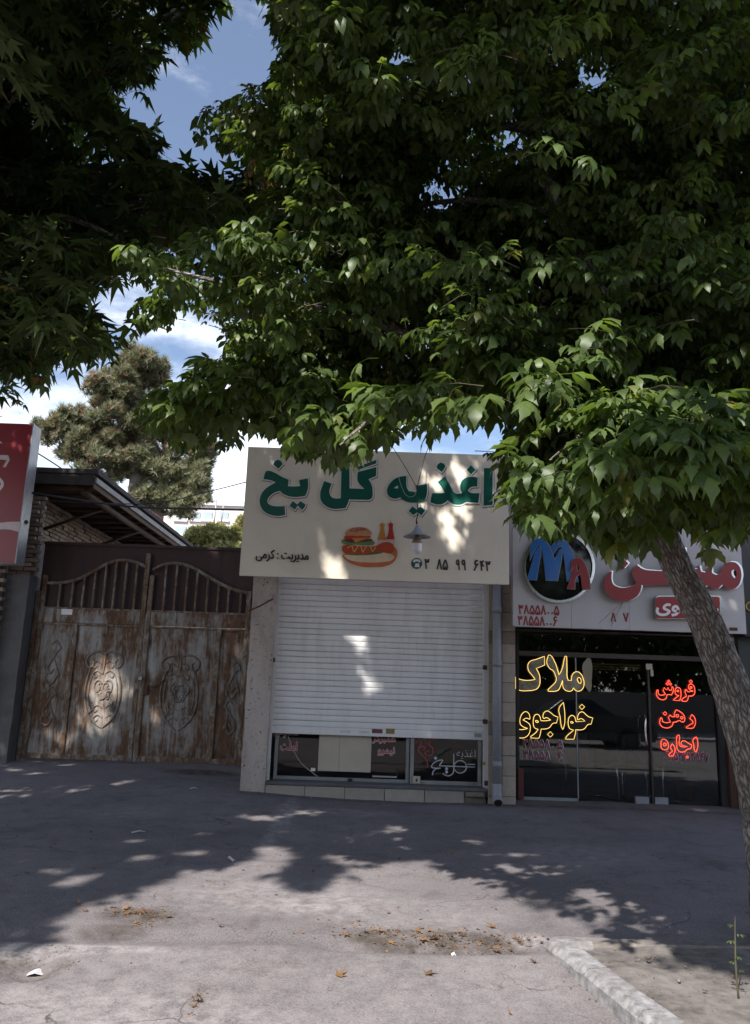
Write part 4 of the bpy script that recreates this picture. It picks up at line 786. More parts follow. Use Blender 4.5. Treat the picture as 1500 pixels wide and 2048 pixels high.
for pts in ([(1246, 1204), (1222, 1225), (1198, 1246)], [(1246, 1206), (1234, 1228), (1222, 1252)]): tube('scratch_wire', [at(a, b, YB-0.006) for a, b in pts], 0.002, M_steelgrey, osg, 4)
p = at(1468, 1258, YB-0.02); box('rusty_clip', p[0]-0.05, p[0]+0.05, YB-0.02, YB-0.001, p[2]-0.02, p[2]+0.02, M_rustdark, osg, 0.005)
# next-door shop edge, far right
nb = empty('neighbour_shop', (6, 10.9, 0.1), 'dark shop wall at the right edge past the white sign', 'shop')
box('wall', wx1+0.03, 9.5, 10.95, 15.5, -0.2, 4.2, plain('dark_green_wall', (0.022, 0.028, 0.026), 0.5, 0.3, 2), nb); box('fascia', wx1+0.035, 9.5, 10.75, 10.948, 2.35, 3.9, plain('black_fascia', (0.012, 0.013, 0.014), 0.3, 0.3, 3), nb, 0.004)
p = at(1496, 1213, 10.74); lathe('brass_ornament', [(0.045, -0.01), (0.06, 0), (0.075, -0.01), (0.06, -0.02), (0.045, -0.01)], plain('brass', (0.32, 0.2, 0.06), 0.35, metal=0.8), nb, (p[0]+0.03, 10.73, p[2]), 24, (R(90), 0, 0))

# furniture inside the office
def chair(x, y, rz, label):
    c = empty('visitor_chair', (x, y, oz0), label, 'chair', 'office chairs behind the glass'); Mx = Matrix.Translation((x, y, oz0)) @ Matrix.Rotation(rz, 4, 'Z')
    T = lambda P: [tuple(Mx @ Vector(p)) for p in P]
    for s in (-1, 1):
        tube('frame', T([(s*.26, .25, .02), (s*.26, -.22, .02), (s*.27, -.28, .12), (s*.27, -.27, .35), (s*.27, -.20, .52), (s*.27, 0, .64), (s*.27, .20, .66)]), 0.019, M_chrome, c, 8, 4)
    def pad(nm, x0, x1, y0, y1, z0, z1, tilt):
        me = bevel_box(x0, x1, y0, y1, z0, z1, 0.025, 2, nm); o = put(nm, me, M_dark, c); o.matrix_basis = Mx @ Matrix.Rotation(tilt, 4, 'X')
    pad('seat', -.25, .25, -.25, .22, .40, .47, 0); pad('backrest', -.25, .25, .16, .22, .50, .92, -0.12)
    tube('cross_bar', T([(-.26, .24, .02), (.26, .24, .02)]), 0.014, M_chrome, c, 8)
for (px, Y_, rz, lab) in ((1235, 11.75, 0.5, 'left chrome tube chair just inside the office glass'), (1288, 11.8, -0.4, 'chrome tube chair behind the office door stile'), (1095, 12.9, 1.3, 'dim chair behind the yellow neon pane')):
    chair(at(px, 1560, Y_)[0], Y_, rz, lab)
dk = empty('office_desk', (3.0, 14.2, oz0), 'long pale office desk deep inside the dark office', 'desk')
box('desk_top', 2.3, 4.4, 13.9, 14.6, oz0+0.72, oz0+0.76, plain('desk_laminate', (0.2, 0.18, 0.16), 0.4), dk); box('modesty_panel', 2.35, 4.35, 13.98, 14.02, oz0+0.1, oz0+0.72, MATS['desk_laminate'], dk)
for x_ in (2.35, 4.3): box('leg', x_, x_+0.05, 13.95, 14.55, oz0, oz0+0.72, MATS['desk_laminate'], dk)
pt = at(1372, 1585, 11.75); pot = empty('potted_plant', (pt[0], 11.75, oz0), 'terracotta potted plant inside the office door', 'plant')
lathe('pot', [(0.001, 0.01), (0.10, 0.01), (0.145, 0.22), (0.16, 0.22), (0.16, 0.27), (0.14, 0.27), (0.13, 0.24), (0.001, 0.24)], plain('terracotta', (0.20, 0.07, 0.04), 0.8), pot, (pt[0], 11.75, oz0), 20)
tube('stem', [(pt[0], 11.75, oz0+.2), (pt[0]+.02, 11.76, oz0+.7), (pt[0]-.01, 11.75, oz0+1.1)], [0.012, 0.01, 0.006], M_twig, pot, 6, 3)
for i in range(14):
    a_ = i*2.4; z_ = oz0+0.45+i*0.05; l_ = 0.28-0.008*i
    V = [(0, 0, 0), (l_*.35, .045, .05), (l_*.35, -.045, .05), (l_*.75, .04, .03), (l_*.75, -.04, .03), (l_, 0, -.03)]
    put('leaf', mesh('leaf', V, [(0, 2, 1), (1, 2, 4, 3), (3, 4, 5)]), M_plane, pot, (pt[0], 11.75, z_), (0, 0, a_))

# ------------------------------------------------------------------ driveway gate (left)
YG = 12.6
gate = empty('metal_gate', (at(270, 1530, YG)[0], YG, 0.2), 'rusty blue-grey double gate with arched bars and pressed scroll panels', 'gate')
def gp(x, y, Y=YG): return at(x/2.778, 1080+y/2.778, Y)        # coordinates in the enlarged view of the gate
gx0, gx1 = (gp(85, 1225)[0]+gp(290, 25)[0])/2, (gp(1330, 1250)[0]+gp(1410, 200)[0])/2
gz0 = (gp(80, 1225)[2]+gp(1330, 1250)[2])/2; gz1 = (gp(290, 22)[2]+gp(1330, 60)[2])/2; gxm = gp(775, 800)[0]
zr1, zr0 = (gp(240, 368)[2]+gp(1390, 410)[2])/2, (gp(230, 450)[2]+gp(1390, 500)[2])/2
box('backing_sheet', gx0-0.05, gx1+0.1, YG+0.05, YG+0.062, zr1-0.05, gz1, M_sheet, gate)
box('top_rail', gx0-0.06, gx1+0.1, YG+0.03, YG+0.08, gz1-0.0, gz1+0.05, M_sheet, gate, 0.006)
box('gate_post', gx0-0.07, gx0, YG-0.03, YG+0.06, gz0-0.05, gz1-0.75, M_gframe, gate, 0.008); box('gate_post', gx1, gx1+0.06, YG-0.03, YG+0.06, gz0-0.05, gz1-0.9, M_gframe, gate, 0.008)
for side in (0, 1):
    a, b_ = (gx0, gxm-0.006) if side == 0 else (gxm+0.006, gx1)
    # leaf frame
    box('stile', a+0.004, a+0.075, YG-0.02, YG+0.04, gz0+0.02, zr1+0.55 if side else zr1+0.50, M_gframe, gate, 0.006); box('stile', b_-0.075, b_-0.004, YG-0.02, YG+0.04, gz0+0.02, zr1+(0.90 if side == 0 else 0.35), M_gframe, gate, 0.006)
    box('mid_rail', a+0.076, b_-0.076, YG-0.018, YG+0.038, zr0, zr1, M_gate, gate, 0.008)
    for zz in (zr0-0.034, zr1-0.03): box('rail_moulding', a+0.078, b_-0.078, YG-0.026, YG-0.019, zz, zz+0.03, M_gframe, gate, 0.003)
    box('bottom_rail', a+0.076, b_-0.076, YG-0.018, YG+0.038, gz0+0.02, gz0+0.10, M_gframe, gate, 0.008)
    inner = a+0.076+0.52 if side == 0 else b_-0.076-0.40
    box('mullion', inner-0.045, inner+0.045, YG-0.022, YG+0.038, gz0+0.09, zr0-0.004, M_gframe, gate, 0.008)
    for (u, v) in (((a+0.076, inner-0.045), (inner+0.045, b_-0.076))):
        # pressed sheet panel with a raised field
        x_, zz_ = np.meshgrid(np.linspace(u, v, 22), np.linspace(gz0+0.09, zr0-0.004, 50))
        e_ = np.minimum.reduce([x_-u, v-x_, zz_-(gz0+.1), zr0-.036-zz_]); y_ = YG+0.012-0.016*sm((e_-0.05)/0.03)
        y_ = y_ + 0.004*np.array([mnoise.noise(Vector((p*4, 1, q*3))) for p, q in zip(x_.ravel(), zz_.ravel())]).reshape(x_.shape)
        ii = np.arange(x_.size).reshape(x_.shape)
        put('sheet_panel', mesh_np('sheet_panel', np.stack([x_, y_, zz_], -1).reshape(-1, 3), [np.stack([ii[:-1, :-1], ii[:-1, 1:], ii[1:, 1:], ii[1:, :-1]], -1).reshape(-1, 4)], smooth=True), M_gate, gate)
# arches and bars, each bar a piece
A1 = [(255, 238), (330, 238), (420, 222), (520, 175), (600, 130), (680, 112), (760, 125), (830, 160)]; A2 = [(850, 165), (910, 138), (985, 130), (1070, 152), (1150, 200), (1240, 250), (1320, 282), (1400, 297)]
for arch, bars in ((A1, (320, 390, 452, 512, 570, 626, 684, 742)), (A2, (905, 965, 1025, 1080, 1140, 1200, 1257, 1325))):
    tube('arch_rail', [gp(a, b_, YG-0.005) for a, b_ in arch], 0.026, M_gframe, gate, 8, 5)
    for bx in bars:
        top_x = bx+22; ya_ = np.interp(top_x, [p[0] for p in arch], [p[1] for p in arch]); p0 = gp(bx, 380+0.035*(bx-300), YG); p1 = gp(top_x, ya_, YG)
        box('bar', (p0[0]+p1[0])/2-0.016, (p0[0]+p1[0])/2+0.016, YG-0.02, YG+0.012, zr1-0.01, p1[2], M_gframe, gate, 0.004)
# pressed scroll ornament
def orn(pts, r=0.017, Y=YG-0.008): tube('scroll', [gp(a, b_, Y) for a, b_ in pts], [r*0.45]+[r]*(len(pts)-2)+[r*0.45], M_gorn, gate, 8, 4)
def lyre(cx, top, bot, hw):
    h = bot-top; lean = lambda y: (top+h/2-y)*0.055
    for s in (-1, 1):
        q = lambda dx, t: (cx+s*dx*hw+lean(top+t*h), top+t*h)
        orn([q(0.05, .03), q(.35, .0), q(.75, .03), q(1.0, .10), q(.92, .19), q(.66, .20), q(.60, .13), q(.75, .10)])
        orn([q(.72, .20), q(.90, .35), q(1.0, .52), q(.92, .70), q(.70, .84), q(.38, .93), q(.05, 1.0)], 0.018)
        orn([q(.60, .28), q(.78, .45), q(.78, .62), q(.60, .76)], 0.010)
        orn([q(.88, .74), q(.70, .80), q(.52, .74), q(.60, .66), q(.76, .70)], 0.012)
        orn([q(.05, .42), q(.28, .37), q(.48, .42), q(.46, .50), q(.28, .52), q(.20, .47), q(.32, .44)], 0.014)
        orn([q(.05, .62), q(.25, .58), q(.40, .53)], 0.012)
    orn([(cx+lean(top), top-18), (cx+lean(top), top+0.10*h), (cx, top+0.3*h)], 0.014)
    orn([(cx-0.3*hw, top+.47*h), (cx, top+.62*h), (cx+0.3*hw, top+.47*h)], 0.016)
lyre(572, 620, 1045, 100); lyre(995, 640, 1060, 105)
for cx_, cy_ in ((575, 840), (992, 855)):
    for k_ in range(6):
        a_ = k_*1.047+.3; orn([(cx_+12*math.cos(a_), cy_+12*math.sin(a_)), (cx_+34*math.cos(a_+.3), cy_+40*math.sin(a_+.3)), (cx_+44*math.cos(a_+.75), cy_+52*math.sin(a_+.75)), (cx_+32*math.cos(a_+1.0), cy_+38*math.sin(a_+1.0))], 0.012)
    for s_ in (-1, 1):
        for dy_ in (-150, -95, 95, 150): orn([(cx_+s_*8, cy_+dy_), (cx_+s_*34, cy_+dy_-18), (cx_+s_*58, cy_+dy_), (cx_+s_*48, cy_+dy_+20), (cx_+s_*34, cy_+dy_+8)], 0.010)
def ess(cx, t, b_, hw, s):
    m_ = (t+b_)/2; l_ = lambda y: (m_-y)*0.07
    orn([(cx-s*hw*.2+l_(t), t+25), (cx+s*hw*.4+l_(t), t), (cx+s*hw+l_(t), t+40), (cx+s*hw*.7+l_(m_), m_-60), (cx-s*hw*.2, m_), (cx-s*hw*.6, m_+30), (cx-s*hw*.2, m_+60), (cx+s*hw*.3, m_+35)])
    orn([(cx+s*hw*.3, m_-30), (cx+s*hw*.9, m_+70), (cx+s*hw*.8, b_-50), (cx+s*hw*.1+l_(b_), b_), (cx-s*hw*.7+l_(b_), b_-30), (cx-s*hw*.3, b_-75)])
ess(288, 560, 800, 42, 1); ess(262, 820, 1030, 42, 1); ess(1290, 680, 880, 38, 1); ess(1280, 890, 1080, 38, -1)
p = gp(780, 765, YG-0.04); pk_ = box('padlock', p[0]-0.03, p[0]+0.035, YG-0.06, YG-0.03, p[2]-0.04, p[2]+0.02, M_steelgrey, gate, 0.008)
tube('padlock_shackle', [(p[0]-.018, YG-.045, p[2]+.02), (p[0]-.018, YG-.045, p[2]+.05), (p[0]+.003, YG-.045, p[2]+.065), (p[0]+.022, YG-.045, p[2]+.05), (p[0]+.022, YG-.045, p[2]+.02)], 0.006, M_steelgrey, pk_, 6, 3)
p = gp(805, 835, YG-0.04); box('lock_case', p[0]-0.04, p[0]+0.05, YG-0.05, YG-0.02, p[2]-0.07, p[2]+0.06, M_rustdark, gate, 0.01); tube('bolt_handle', [gp(815, 805, YG-.04), gp(860, 815, YG-.05), gp(915, 775, YG-.03)], 0.009, M_rustdark, gate, 6, 3)
p = gp(372, 395, YG-0.022); box('number_plate', p[0]-0.085, p[0]+0.085, YG-0.024, YG-0.019, p[2]-0.055, p[2]+0.055, M_white, gate)

# ------------------------------------------------------------------ brick house left of the driveway
house = empty('brick_house', (-6, 12.3, 0.2), 'old brick house with timber eaves and tarred roof beside the gate', 'house')
hx = gx0-0.42           # side wall plane (faces the driveway)
ez = at(195, 962, 12.35)[2]; ex = at(195, 962, 12.35)[0]
rough_box('gate_pier', gx0-0.46, gx0-0.085, 12.3, 12.9, 0.0, at(75, 1150, 12.3)[2], M_greypl, house, 0.012)
box('wall_core', hx-6, hx-0.03, 12.62, 20.6, 0.0, ez-0.1, M_mortar, house); box('front_wall_core', hx-6, gx0-0.5, 12.42, 12.6, 0, ez-0.3, M_mortar, house)
brick_me = bevel_box(-0.105, 0.105, -0.05, 0.05, -0.029, 0.029, 0.006, 1, 'brick')
cnt = 0
for r_ in range(60):                                   # side wall, upper courses seen over the gate
    zz = ez-0.16-r_*0.071
    if zz < gz1-0.25: break
    for c_ in range(34):
        yy = 12.76+c_*0.222+(0.111 if r_ % 2 else 0)
        if yy > 18.2 or cnt >= 240: continue
        put('brick', brick_me, M_brick, house, (hx-0.045+random.uniform(-.012, .012), yy, zz+random.uniform(-.004, .004)), (random.uniform(-.04, .04), random.uniform(-.03, .03), R(90)+random.uniform(-.04, .04))); cnt += 1
wallL = empty('brick_front_wall', (-5.6, 12.3, 0.3), 'narrow brick front wall above the grey plaster pier left of the gate', 'wall')
box('core', gx0-1.4, gx0-0.1, 12.46, 12.6, at(75, 1150, 12.3)[2]-0.02, ez-0.25, M_mortar, wallL)
zz = at(75, 1150, 12.3)[2]+0.03; r_ = 0
while zz < ez-0.28:
    for c_ in range(4):
        put('brick', brick_me, M_brick, wallL, (gx0-0.22-c_*0.222+(0.1 if r_ % 2 else 0), 12.42+random.uniform(-.012, .01), zz), (random.uniform(-.03, .03), random.uniform(-.02, .02), random.uniform(-.04, .04)))
    zz += 0.071; r_ += 1
lowL = empty('brick_shop_wall', (-5.9, 12.0, 0.3), 'dark brown brick wall under the red sign at the left edge', 'wall')
box('core', -9.5, gx0-0.47, 12.22, 12.4, 0, 3.4, M_mortar, lowL); M_brickdk = obj_tint('brown_brick', [(0, (0.075, 0.048, 0.036)), (1, (0.11, 0.07, 0.05))], 0.9, 30, 0.4)
zz = 0.3; r_ = 0
while zz < 3.3:
    for c_ in range(4): put('brick', brick_me, M_brickdk, lowL, (gx0-0.60-c_*0.222+(0.1 if r_ % 2 else 0), 12.19+random.uniform(-.004, .004), zz))
    zz += 0.071; r_ += 1
# roof: slab, fascia strip, battens, rough rafters
box('roof_slab', -9.5, ex-0.03, 12.3, 20.7, ez+0.0, ez+0.09, M_tar, house, 0.02)
rough_box('tar_layer', -9.5, ex+0.02, 12.25, 20.72, ez+0.092, ez+0.17, M_tar, house, 0.02, 0.2)
box('fascia_strip', ex-0.025, ex+0.012, 12.28, 20.7, ez-0.05, ez+0.04, plain('dull_zinc', (0.20, 0.19, 0.185), 0.6, 0.3, 5, bmp=0.2, grime=(0.08, 0.07, 0.06), gamt=0.7), house, 0.004); box('fascia_board', ex-0.06, ex-0.028, 12.3, 20.7, ez-0.13, ez-0.002, M_wood, house, 0.004)
box('front_fascia', -9.5, ex-0.03, 12.262, 12.295, ez-0.09, ez+0.085, M_tar, house, 0.004); box('soffit', hx-0.1, ex-0.065, 12.4, 20.6, ez-0.03, ez-0.003, M_wood, house)
for i in range(15):
    yy = 12.6+i*0.52
    tube('rafter', [(hx-0.2, yy, ez-0.09+random.uniform(-.02, .02)), (ex-0.07, yy+random.uniform(-.08, .08), ez-0.085)], 0.042+random.uniform(-.008, .01), M_wood, house, 8)
tube('log_beam', [(ex-0.22, 12.4, ez-0.17), (ex-0.20, 14, ez-0.2), (ex-0.25, 16, ez-0.16), (ex-0.2, 20.4, ez-0.17)], [.06, .055, .06, .05], M_wood, house, 9, 4)
for i in range(2):
    yy = 13.4+i*2.1; tube('brace', [(hx, yy, ez-0.62), (ex-0.2, yy+0.08, ez-0.2)], 0.028, M_wood, house, 7)

# red shop sign with metal return, security camera
YR = 11.75; rs = empty('red_shop_sign', (-6.3, YR, 2.9), 'red box sign with white lettering cut by the left edge', 'sign')
ra, rb = at(59, 848, YR), at(40, 1126, YR); rx = (ra[0]+rb[0])/2
box('sign_face', rx-2.4, rx-0.01, YR, YR+0.03, rb[2], ra[2], M_redbd, rs, 0.003); box('metal_return', rx-2.41, rx, YR+0.031, YR+0.30, rb[2]-0.012, ra[2]+0.012, M_zinc, rs, 0.004); box('edge_trim', rx-0.009, rx+0.008, YR-0.012, YR+0.03, rb[2]-0.01, ra[2]+0.01, M_steelgrey, rs)
Z6 = 2.778; O9 = (0, 680); M_palepk = plain('sign_pale', (0.55, 0.45, 0.43), 0.5, bmp=0)
for lp in ([[(-60, 650), (0, 640), (45, 640), (55, 665), (30, 708), (15, 705), (38, 668), (0, 665), (-60, 690)]], [[(-60, 770), (0, 765), (18, 785), (20, 810), (0, 838), (-60, 840)], [(-20, 790), (2, 790), (5, 805), (-20, 815)]], [[(-60, 1030), (30, 1012), (120, 1010), (112, 1068), (40, 1052), (-60, 1060)]], [[(-20, 560), (0, 562), (15, 574), (-20, 572)]]):
    wall_art('letter', lp, YR-0.003, M_palepk, rs, O9, Z6, extrude=0.0005)
p = at(55, 1047, YR); sc = empty('security_camera', (p[0], YR-0.05, p[2]), 'small white security camera on the edge of the red sign', 'camera')
cb_ = tube('body', [(p[0]-.03, YR-0.02, p[2]+.01), (p[0]+.01, YR-0.10, p[2]), (p[0]+0.05, YR-0.17, p[2]-0.01)], 0.045, M_white, sc, 14); tube('lens', [(p[0]+0.05, YR-0.17, p[2]-0.01), (p[0]+0.056, YR-0.181, p[2]-0.012)], 0.03, M_black, cb_, 14); box('mount', p[0]-.05, p[0]-0.01, YR-0.03, YR-0.001, p[2]-0.03, p[2]+0.05, M_white, sc, 0.006)

# overhead cables
for pts, r, lab in (([(60, 897, 11.9), (105, 925, 12.6), (150, 955, 13.5)], 0.012, 'black cable dropping behind the red sign to the roof'), ([(60, 985, 12.0), (250, 1012, 12.0), (380, 1017, 11.7), (500, 1020, 10.9)], 0.016, 'thick black cable strung level from the eaves to the cream sign'), ([(70, 1000, 11.98), (290, 1008, 12.1), (400, 987, 11.8), (500, 962, 10.9)], 0.008, 'thin black cable rising to the cream sign edge')):
    o = tube('overhead_cable', [at(*q) for q in pts], r, M_cable, None, 6, 4); tag(o, lab, 'cable')

# ------------------------------------------------------------------ foliage tools
def leaflet(L, base, yaw, p0, bend, wide=1.0, hi=True):
    """one blade: arched midrib, lobed edge; returns verts, tris, quads"""
    T, Hw = {True: ([0, .13, .32, .44, .58, .78, 1.0], [0, .17, .31, .22, .23, .09, 0]), False: ([0, .36, .70, 1.0], [0, .30, .20, 0]), None: ([0, .45, 1.0], [0, .30, 0])}[hi]
    n = len(T); cx, cz = 0.0, 0.0; C_ = [(0, 0)]
    for i in range(1, n):
        a = p0 - bend*(T[i]+T[i-1])/2; dl = (T[i]-T[i-1])*L; cx += math.cos(a)*dl; cz += math.sin(a)*dl; C_.append((cx, cz))
    V = []; cyw, syw = math.cos(yaw), math.sin(yaw)
    def add(fx, side, fz): V.append((base[0]+fx*cyw-side*syw, base[1]+fx*syw+side*cyw, base[2]+fz))
    for (fx, fz) in C_: add(fx, 0, fz)
    l0 = n
    for s in (1, -1):
        for i in range(1, n-1): add(C_[i][0]+(0.04*L if hi and i in (2, 4) else 0)*1.2, s*Hw[i]*L*wide, C_[i][1]-0.22*Hw[i]*L)
    k = n-2; tr, qu = [], []
    for s in (0, 1):
        o = l0+s*k; f = (lambda *q: q) if s == 0 else (lambda *q: tuple(reversed(q)))
        tr.append(f(0, 1, o)); tr.append(f(n-2, n-1, o+k-1))
        for i in range(k-1): qu.append(f(i+1, i+2, o+i+1, o+i))
    return V, tr, qu
def join(parts):
    V, T, Q = [], [], []
    for v, t, q in parts:
        o = len(V); V += v; T += [tuple(i+o for i in f) for f in t]; Q += [tuple(i+o for i in f) for f in q]
    return np.array(V, float), np.array(T, int).reshape(-1, 3), np.array(Q, int).reshape(-1, 4)
def maple_leaf(hi, seed, nl=5):
    r = random.Random(seed); P = []; st = 0.055; dr = r.uniform(0.5, 1.0)
    pts = [(0, 0, 0), (st, 0, 0.012), (st+0.055, 0, 0.0)]
    P.append(leaflet(0.125*r.uniform(.9, 1.1), pts[2], r.uniform(-.15, .15), 0.12-dr*.45, 1.15*dr+.3, .74, hi))
    for s in (1, -1):
        P.append(leaflet(0.112*r.uniform(.85, 1.1), pts[2] if nl < 5 else (st+.045, 0, 0.0), s*r.uniform(.75, 1.05), 0.05-dr*.45, 1.25*dr+.35, .68, hi))
        if nl == 5: P.append(leaflet(0.098*r.uniform(.85, 1.1), pts[1], s*r.uniform(1.15, 1.5), 0.0-dr*.45, 1.25*dr+.35, .68, hi))
    w = 0.0016
    if hi: P.append(([(0, w, 0), (0, -w, 0), (pts[1][0], -w, pts[1][2]), (pts[1][0], w, pts[1][2]), (pts[2][0], -w, 0), (pts[2][0], w, 0)], [], [(0, 1, 2, 3), (3, 2, 4, 5)]))
    return join(P)
def plane_leaf(hi, seed):
    r = random.Random(seed); L = 0.10; st = 0.05; V = [(0, 0.001, 0), (0, -.001, 0), (st, 0, -.005)]; T = [(0, 1, 2)]
    lob = [(-1.75, .60), (-1.30, .30), (-.85, .95), (-.42, .48), (0, 1.25), (.42, .48), (.85, .95), (1.30, .30), (1.75, .60)]
    for i, (a, l) in enumerate(lob):
        l *= L*r.uniform(.9, 1.1); x = math.cos(a)*l; y = math.sin(a)*l
        V.append((st+x, y, -.005-0.9*(x*x+y*y)/L*r.uniform(.3, 1.0)+(0.012 if i % 2 else 0)))
    for i in range(len(lob)-1): T.append((2, 3+i, 4+i))
    return np.array(V, float), np.array(T, int), np.zeros((0, 4), int)
def rotmats(yaw, pitch, roll):
    cy_, sy_ = np.cos(yaw), np.sin(yaw); cpp, spp = np.cos(pitch), np.sin(pitch); cr1, sr1 = np.cos(roll), np.sin(roll)
    Rz = np.zeros((len(yaw), 3, 3)); Rz[:, 0, 0] = cy_; Rz[:, 0, 1] = -sy_; Rz[:, 1, 0] = sy_; Rz[:, 1, 1] = cy_; Rz[:, 2, 2] = 1
    Ry = np.zeros_like(Rz); Ry[:, 0, 0] = cpp; Ry[:, 0, 2] = spp; Ry[:, 1, 1] = 1; Ry[:, 2, 0] = -spp; Ry[:, 2, 2] = cpp
    Rx = np.zeros_like(Rz); Rx[:, 0, 0] = 1; Rx[:, 1, 1] = cr1; Rx[:, 1, 2] = -sr1; Rx[:, 2, 1] = sr1; Rx[:, 2, 2] = cr1
    return Rz @ Ry @ Rx
def scatter(pos, mats, sc, shade, templ):
    """one mesh from many placed templates"""
    V, T, Q = templ; n, m = len(pos), len(V)
    P = np.einsum('nij,mj->nmi', mats, V)*sc[:, None, None] + pos[:, None, :]
    off = (np.arange(n)*m)[:, None, None]
    return P.reshape(-1, 3), (T[None]+off).reshape(-1, 3), (Q[None]+off).reshape(-1, 4), np.repeat(shade, m)
def merge(chunks):
    V, T, Q, Sd, o = [], [], [], [], 0
    for v, t, q, s in chunks:
        V.append(v); T.append(t+o); Q.append(q+o); Sd.append(s); o += len(v)
    T = np.concatenate(T); Q = np.concatenate(Q); fs = [f for f in (T, Q) if len(f)]
    return np.concatenate(V), fs, np.concatenate(Sd)
SV = np.array(SUN); SV = SV/SV[2]*-1                       # per metre of drop
LITPX = [(-500, 2090), (-200, 1985), (0, 1905), (110, 1850), (200, 1800), (300, 1765), (380, 1745), (480, 1728), (560, 1705), (610, 1690), (590, 1740), (560, 1765), (590, 1785), (690, 1750), (760, 1735), (860, 1722), (905, 1738), (985, 1785), (1005, 1830), (1060, 1875), (1095, 1905), (1180, 1965), (1270, 2048)]
LIT = [tuple(on_ground(a, b_)[:2]) for a, b_ in LITPX] + [(1.6, 2.0), (1.6, -6), (-6, -6), (-6, 2.0)]
FLK = [(YN, 665, 1128, .17), (YN, 640, 1090, .07), (YN, 690, 1140, .06), (YN, 917, 938, .10), (YN, 925, 965, .06), (YN, 850, 955, .07), (YN, 893, 1045, .09), (YN, 900, 1065, .06), (YN, 920, 1080, .05), (YN, 750, 1012, .05), (YN, 845, 1020, .06), (YN, 880, 980, .05), (YN, 515, 970, .04), (YN, 640, 1060, .06),
       (YS, 712, 1273, .16), (YS, 735, 1300, .07), (YS, 775, 1275, .035), (YS, 745, 1375, .09), (YS, 738, 1385, .06), (YS, 720, 1350, .06), (YS, 866, 1468, .09), (YS, 925, 1445, .05), (YS, 940, 1298, .03), (YS, 805, 1296, .035),
       (YG, 212, 1340, .2), (YG, 205, 1390, .17), (YG, 197, 1435, .17), (YG, 130, 1480, .06), (YG, 330, 1400, .05), (YG, 300, 1300, .04), (YG, 160, 1260, .04), (YG, 235, 1400, .08), (YG, 315, 1440, .07), (YG, 470, 1290, .08), (YG, 413, 1490, .07), (YG, 95, 1495, .09), (YG, 240, 1480, .06), (YG, 267, 1305, .03), (YG, 485, 1370, .05),
       (YB, 1175, 1235, .05), (YB, 1300, 1235, .05), (5.1, 1468, 1360, .05), (9.9, 900, 900, .1)]
FL = [(at(b_, c_, a), d) for a, b_, c_, d in FLK]
FL += [(on_ground(a, b_, .05), d) for a, b_, d in ((1045, 1662, .1), (950, 1685, .09), (1030, 1708, .1), (1400, 1628, .14), (835, 1725, .08), (1075, 1708, .06), (1165, 1655, .08), (540, 1700, .09), (560, 1668, .1), (375, 1705, .07), (410, 1670, .07), (265, 1585, .1), (90, 1570, .12), (150, 1555, .1), (60, 1540, .1), (140, 1755, .09), (165, 1748, .05), (110, 1735, .05), (690, 1720, .09), (660, 1712, .05), (1010, 1730, .06), (1185, 1785, .14), (1210, 1800, .1), (1080, 1845, .1), (1120, 1830, .08), (1300, 1880, .08), (1240, 1905, .12), (1450, 1985, .25), (1290, 1960, .2))]
LITF = [(at(a, b_, Y_), r) for a, b_, Y_, r in ((250, 520, 4.9, .3), (330, 500, 4.8, .2), (430, 260, 4.7, .28), (520, 230, 4.8, .25), (500, 180, 4.7, .15), (600, 440, 5.2, .2), (420, 600, 5.0, .22), (520, 560, 4.9, .2), (640, 620, 5.0, .18), (470, 760, 5.9, .25), (560, 740, 5.8, .25), (650, 790, 5.0, .2), (690, 880, 4.4, .3), (620, 900, 4.5, .2), (760, 860, 4.6, .2), (1110, 890, 4.2, .25), (1180, 830, 4.3, .2), (1250, 930, 4.0, .28), (1330, 900, 4.2, .2), (1430, 960, 4.3, .3), (1480, 900, 4.3, .25), (30, 700, 5.9, .2), (200, 700, 6.2, .25), (120, 740, 6.0, .2), (590, 70, 4.2, .2), (860, 800, 4.6, .2), (960, 760, 4.7, .15))]
_fr = random.Random(11)
FL += [(at(_fr.uniform(60, 490), _fr.uniform(1200, 1520), YG), _fr.uniform(.0, .045)) for _ in range(26)] + [(on_ground(_fr.uniform(0, 1450), _fr.uniform(1560, 1720), .06), _fr.uniform(.0, .06)) for _ in range(34)] + [(at(_fr.uniform(490, 1000), _fr.uniform(920, 1460), YN), _fr.uniform(.0, .03)) for _ in range(16)]  # random extra gaps cut through the crowns, made up for sun dapples
def sunny(P, keep=0.985, fl=1.0):
    """leaves that would shade the patches meant to lie in sun"""
    px, py = proj(P); big = np.where((py < -80) | (px < -80) | (px > W+80), .075, .035)
    g = P + SV*(P[:, 2:3]); g[:, :2] += np.array([[.30*mnoise.noise(Vector(p)*2.1), .36*mnoise.noise(Vector(p)*2.3+Vector((9, 3, 5)))] for p in P]); bad = inside(g[:, 0], g[:, 1], LIT) & (rng.random(len(P)) < keep)
    for c, r in FL:
        d = P - c; d = d - SV*(d @ SV)[:, None]/(SV @ SV); bad |= (np.linalg.norm(d, axis=1) < r*0.95+big) & (P[:, 1] < c[1])
    for c, r in LITF:
        d = P - c; al = d @ SV/np.linalg.norm(SV); d = d - SV*(d @ SV)[:, None]/(SV @ SV); bad |= (np.linalg.norm(d, axis=1) < r*.8+big) & (al < -.4)
    return bad
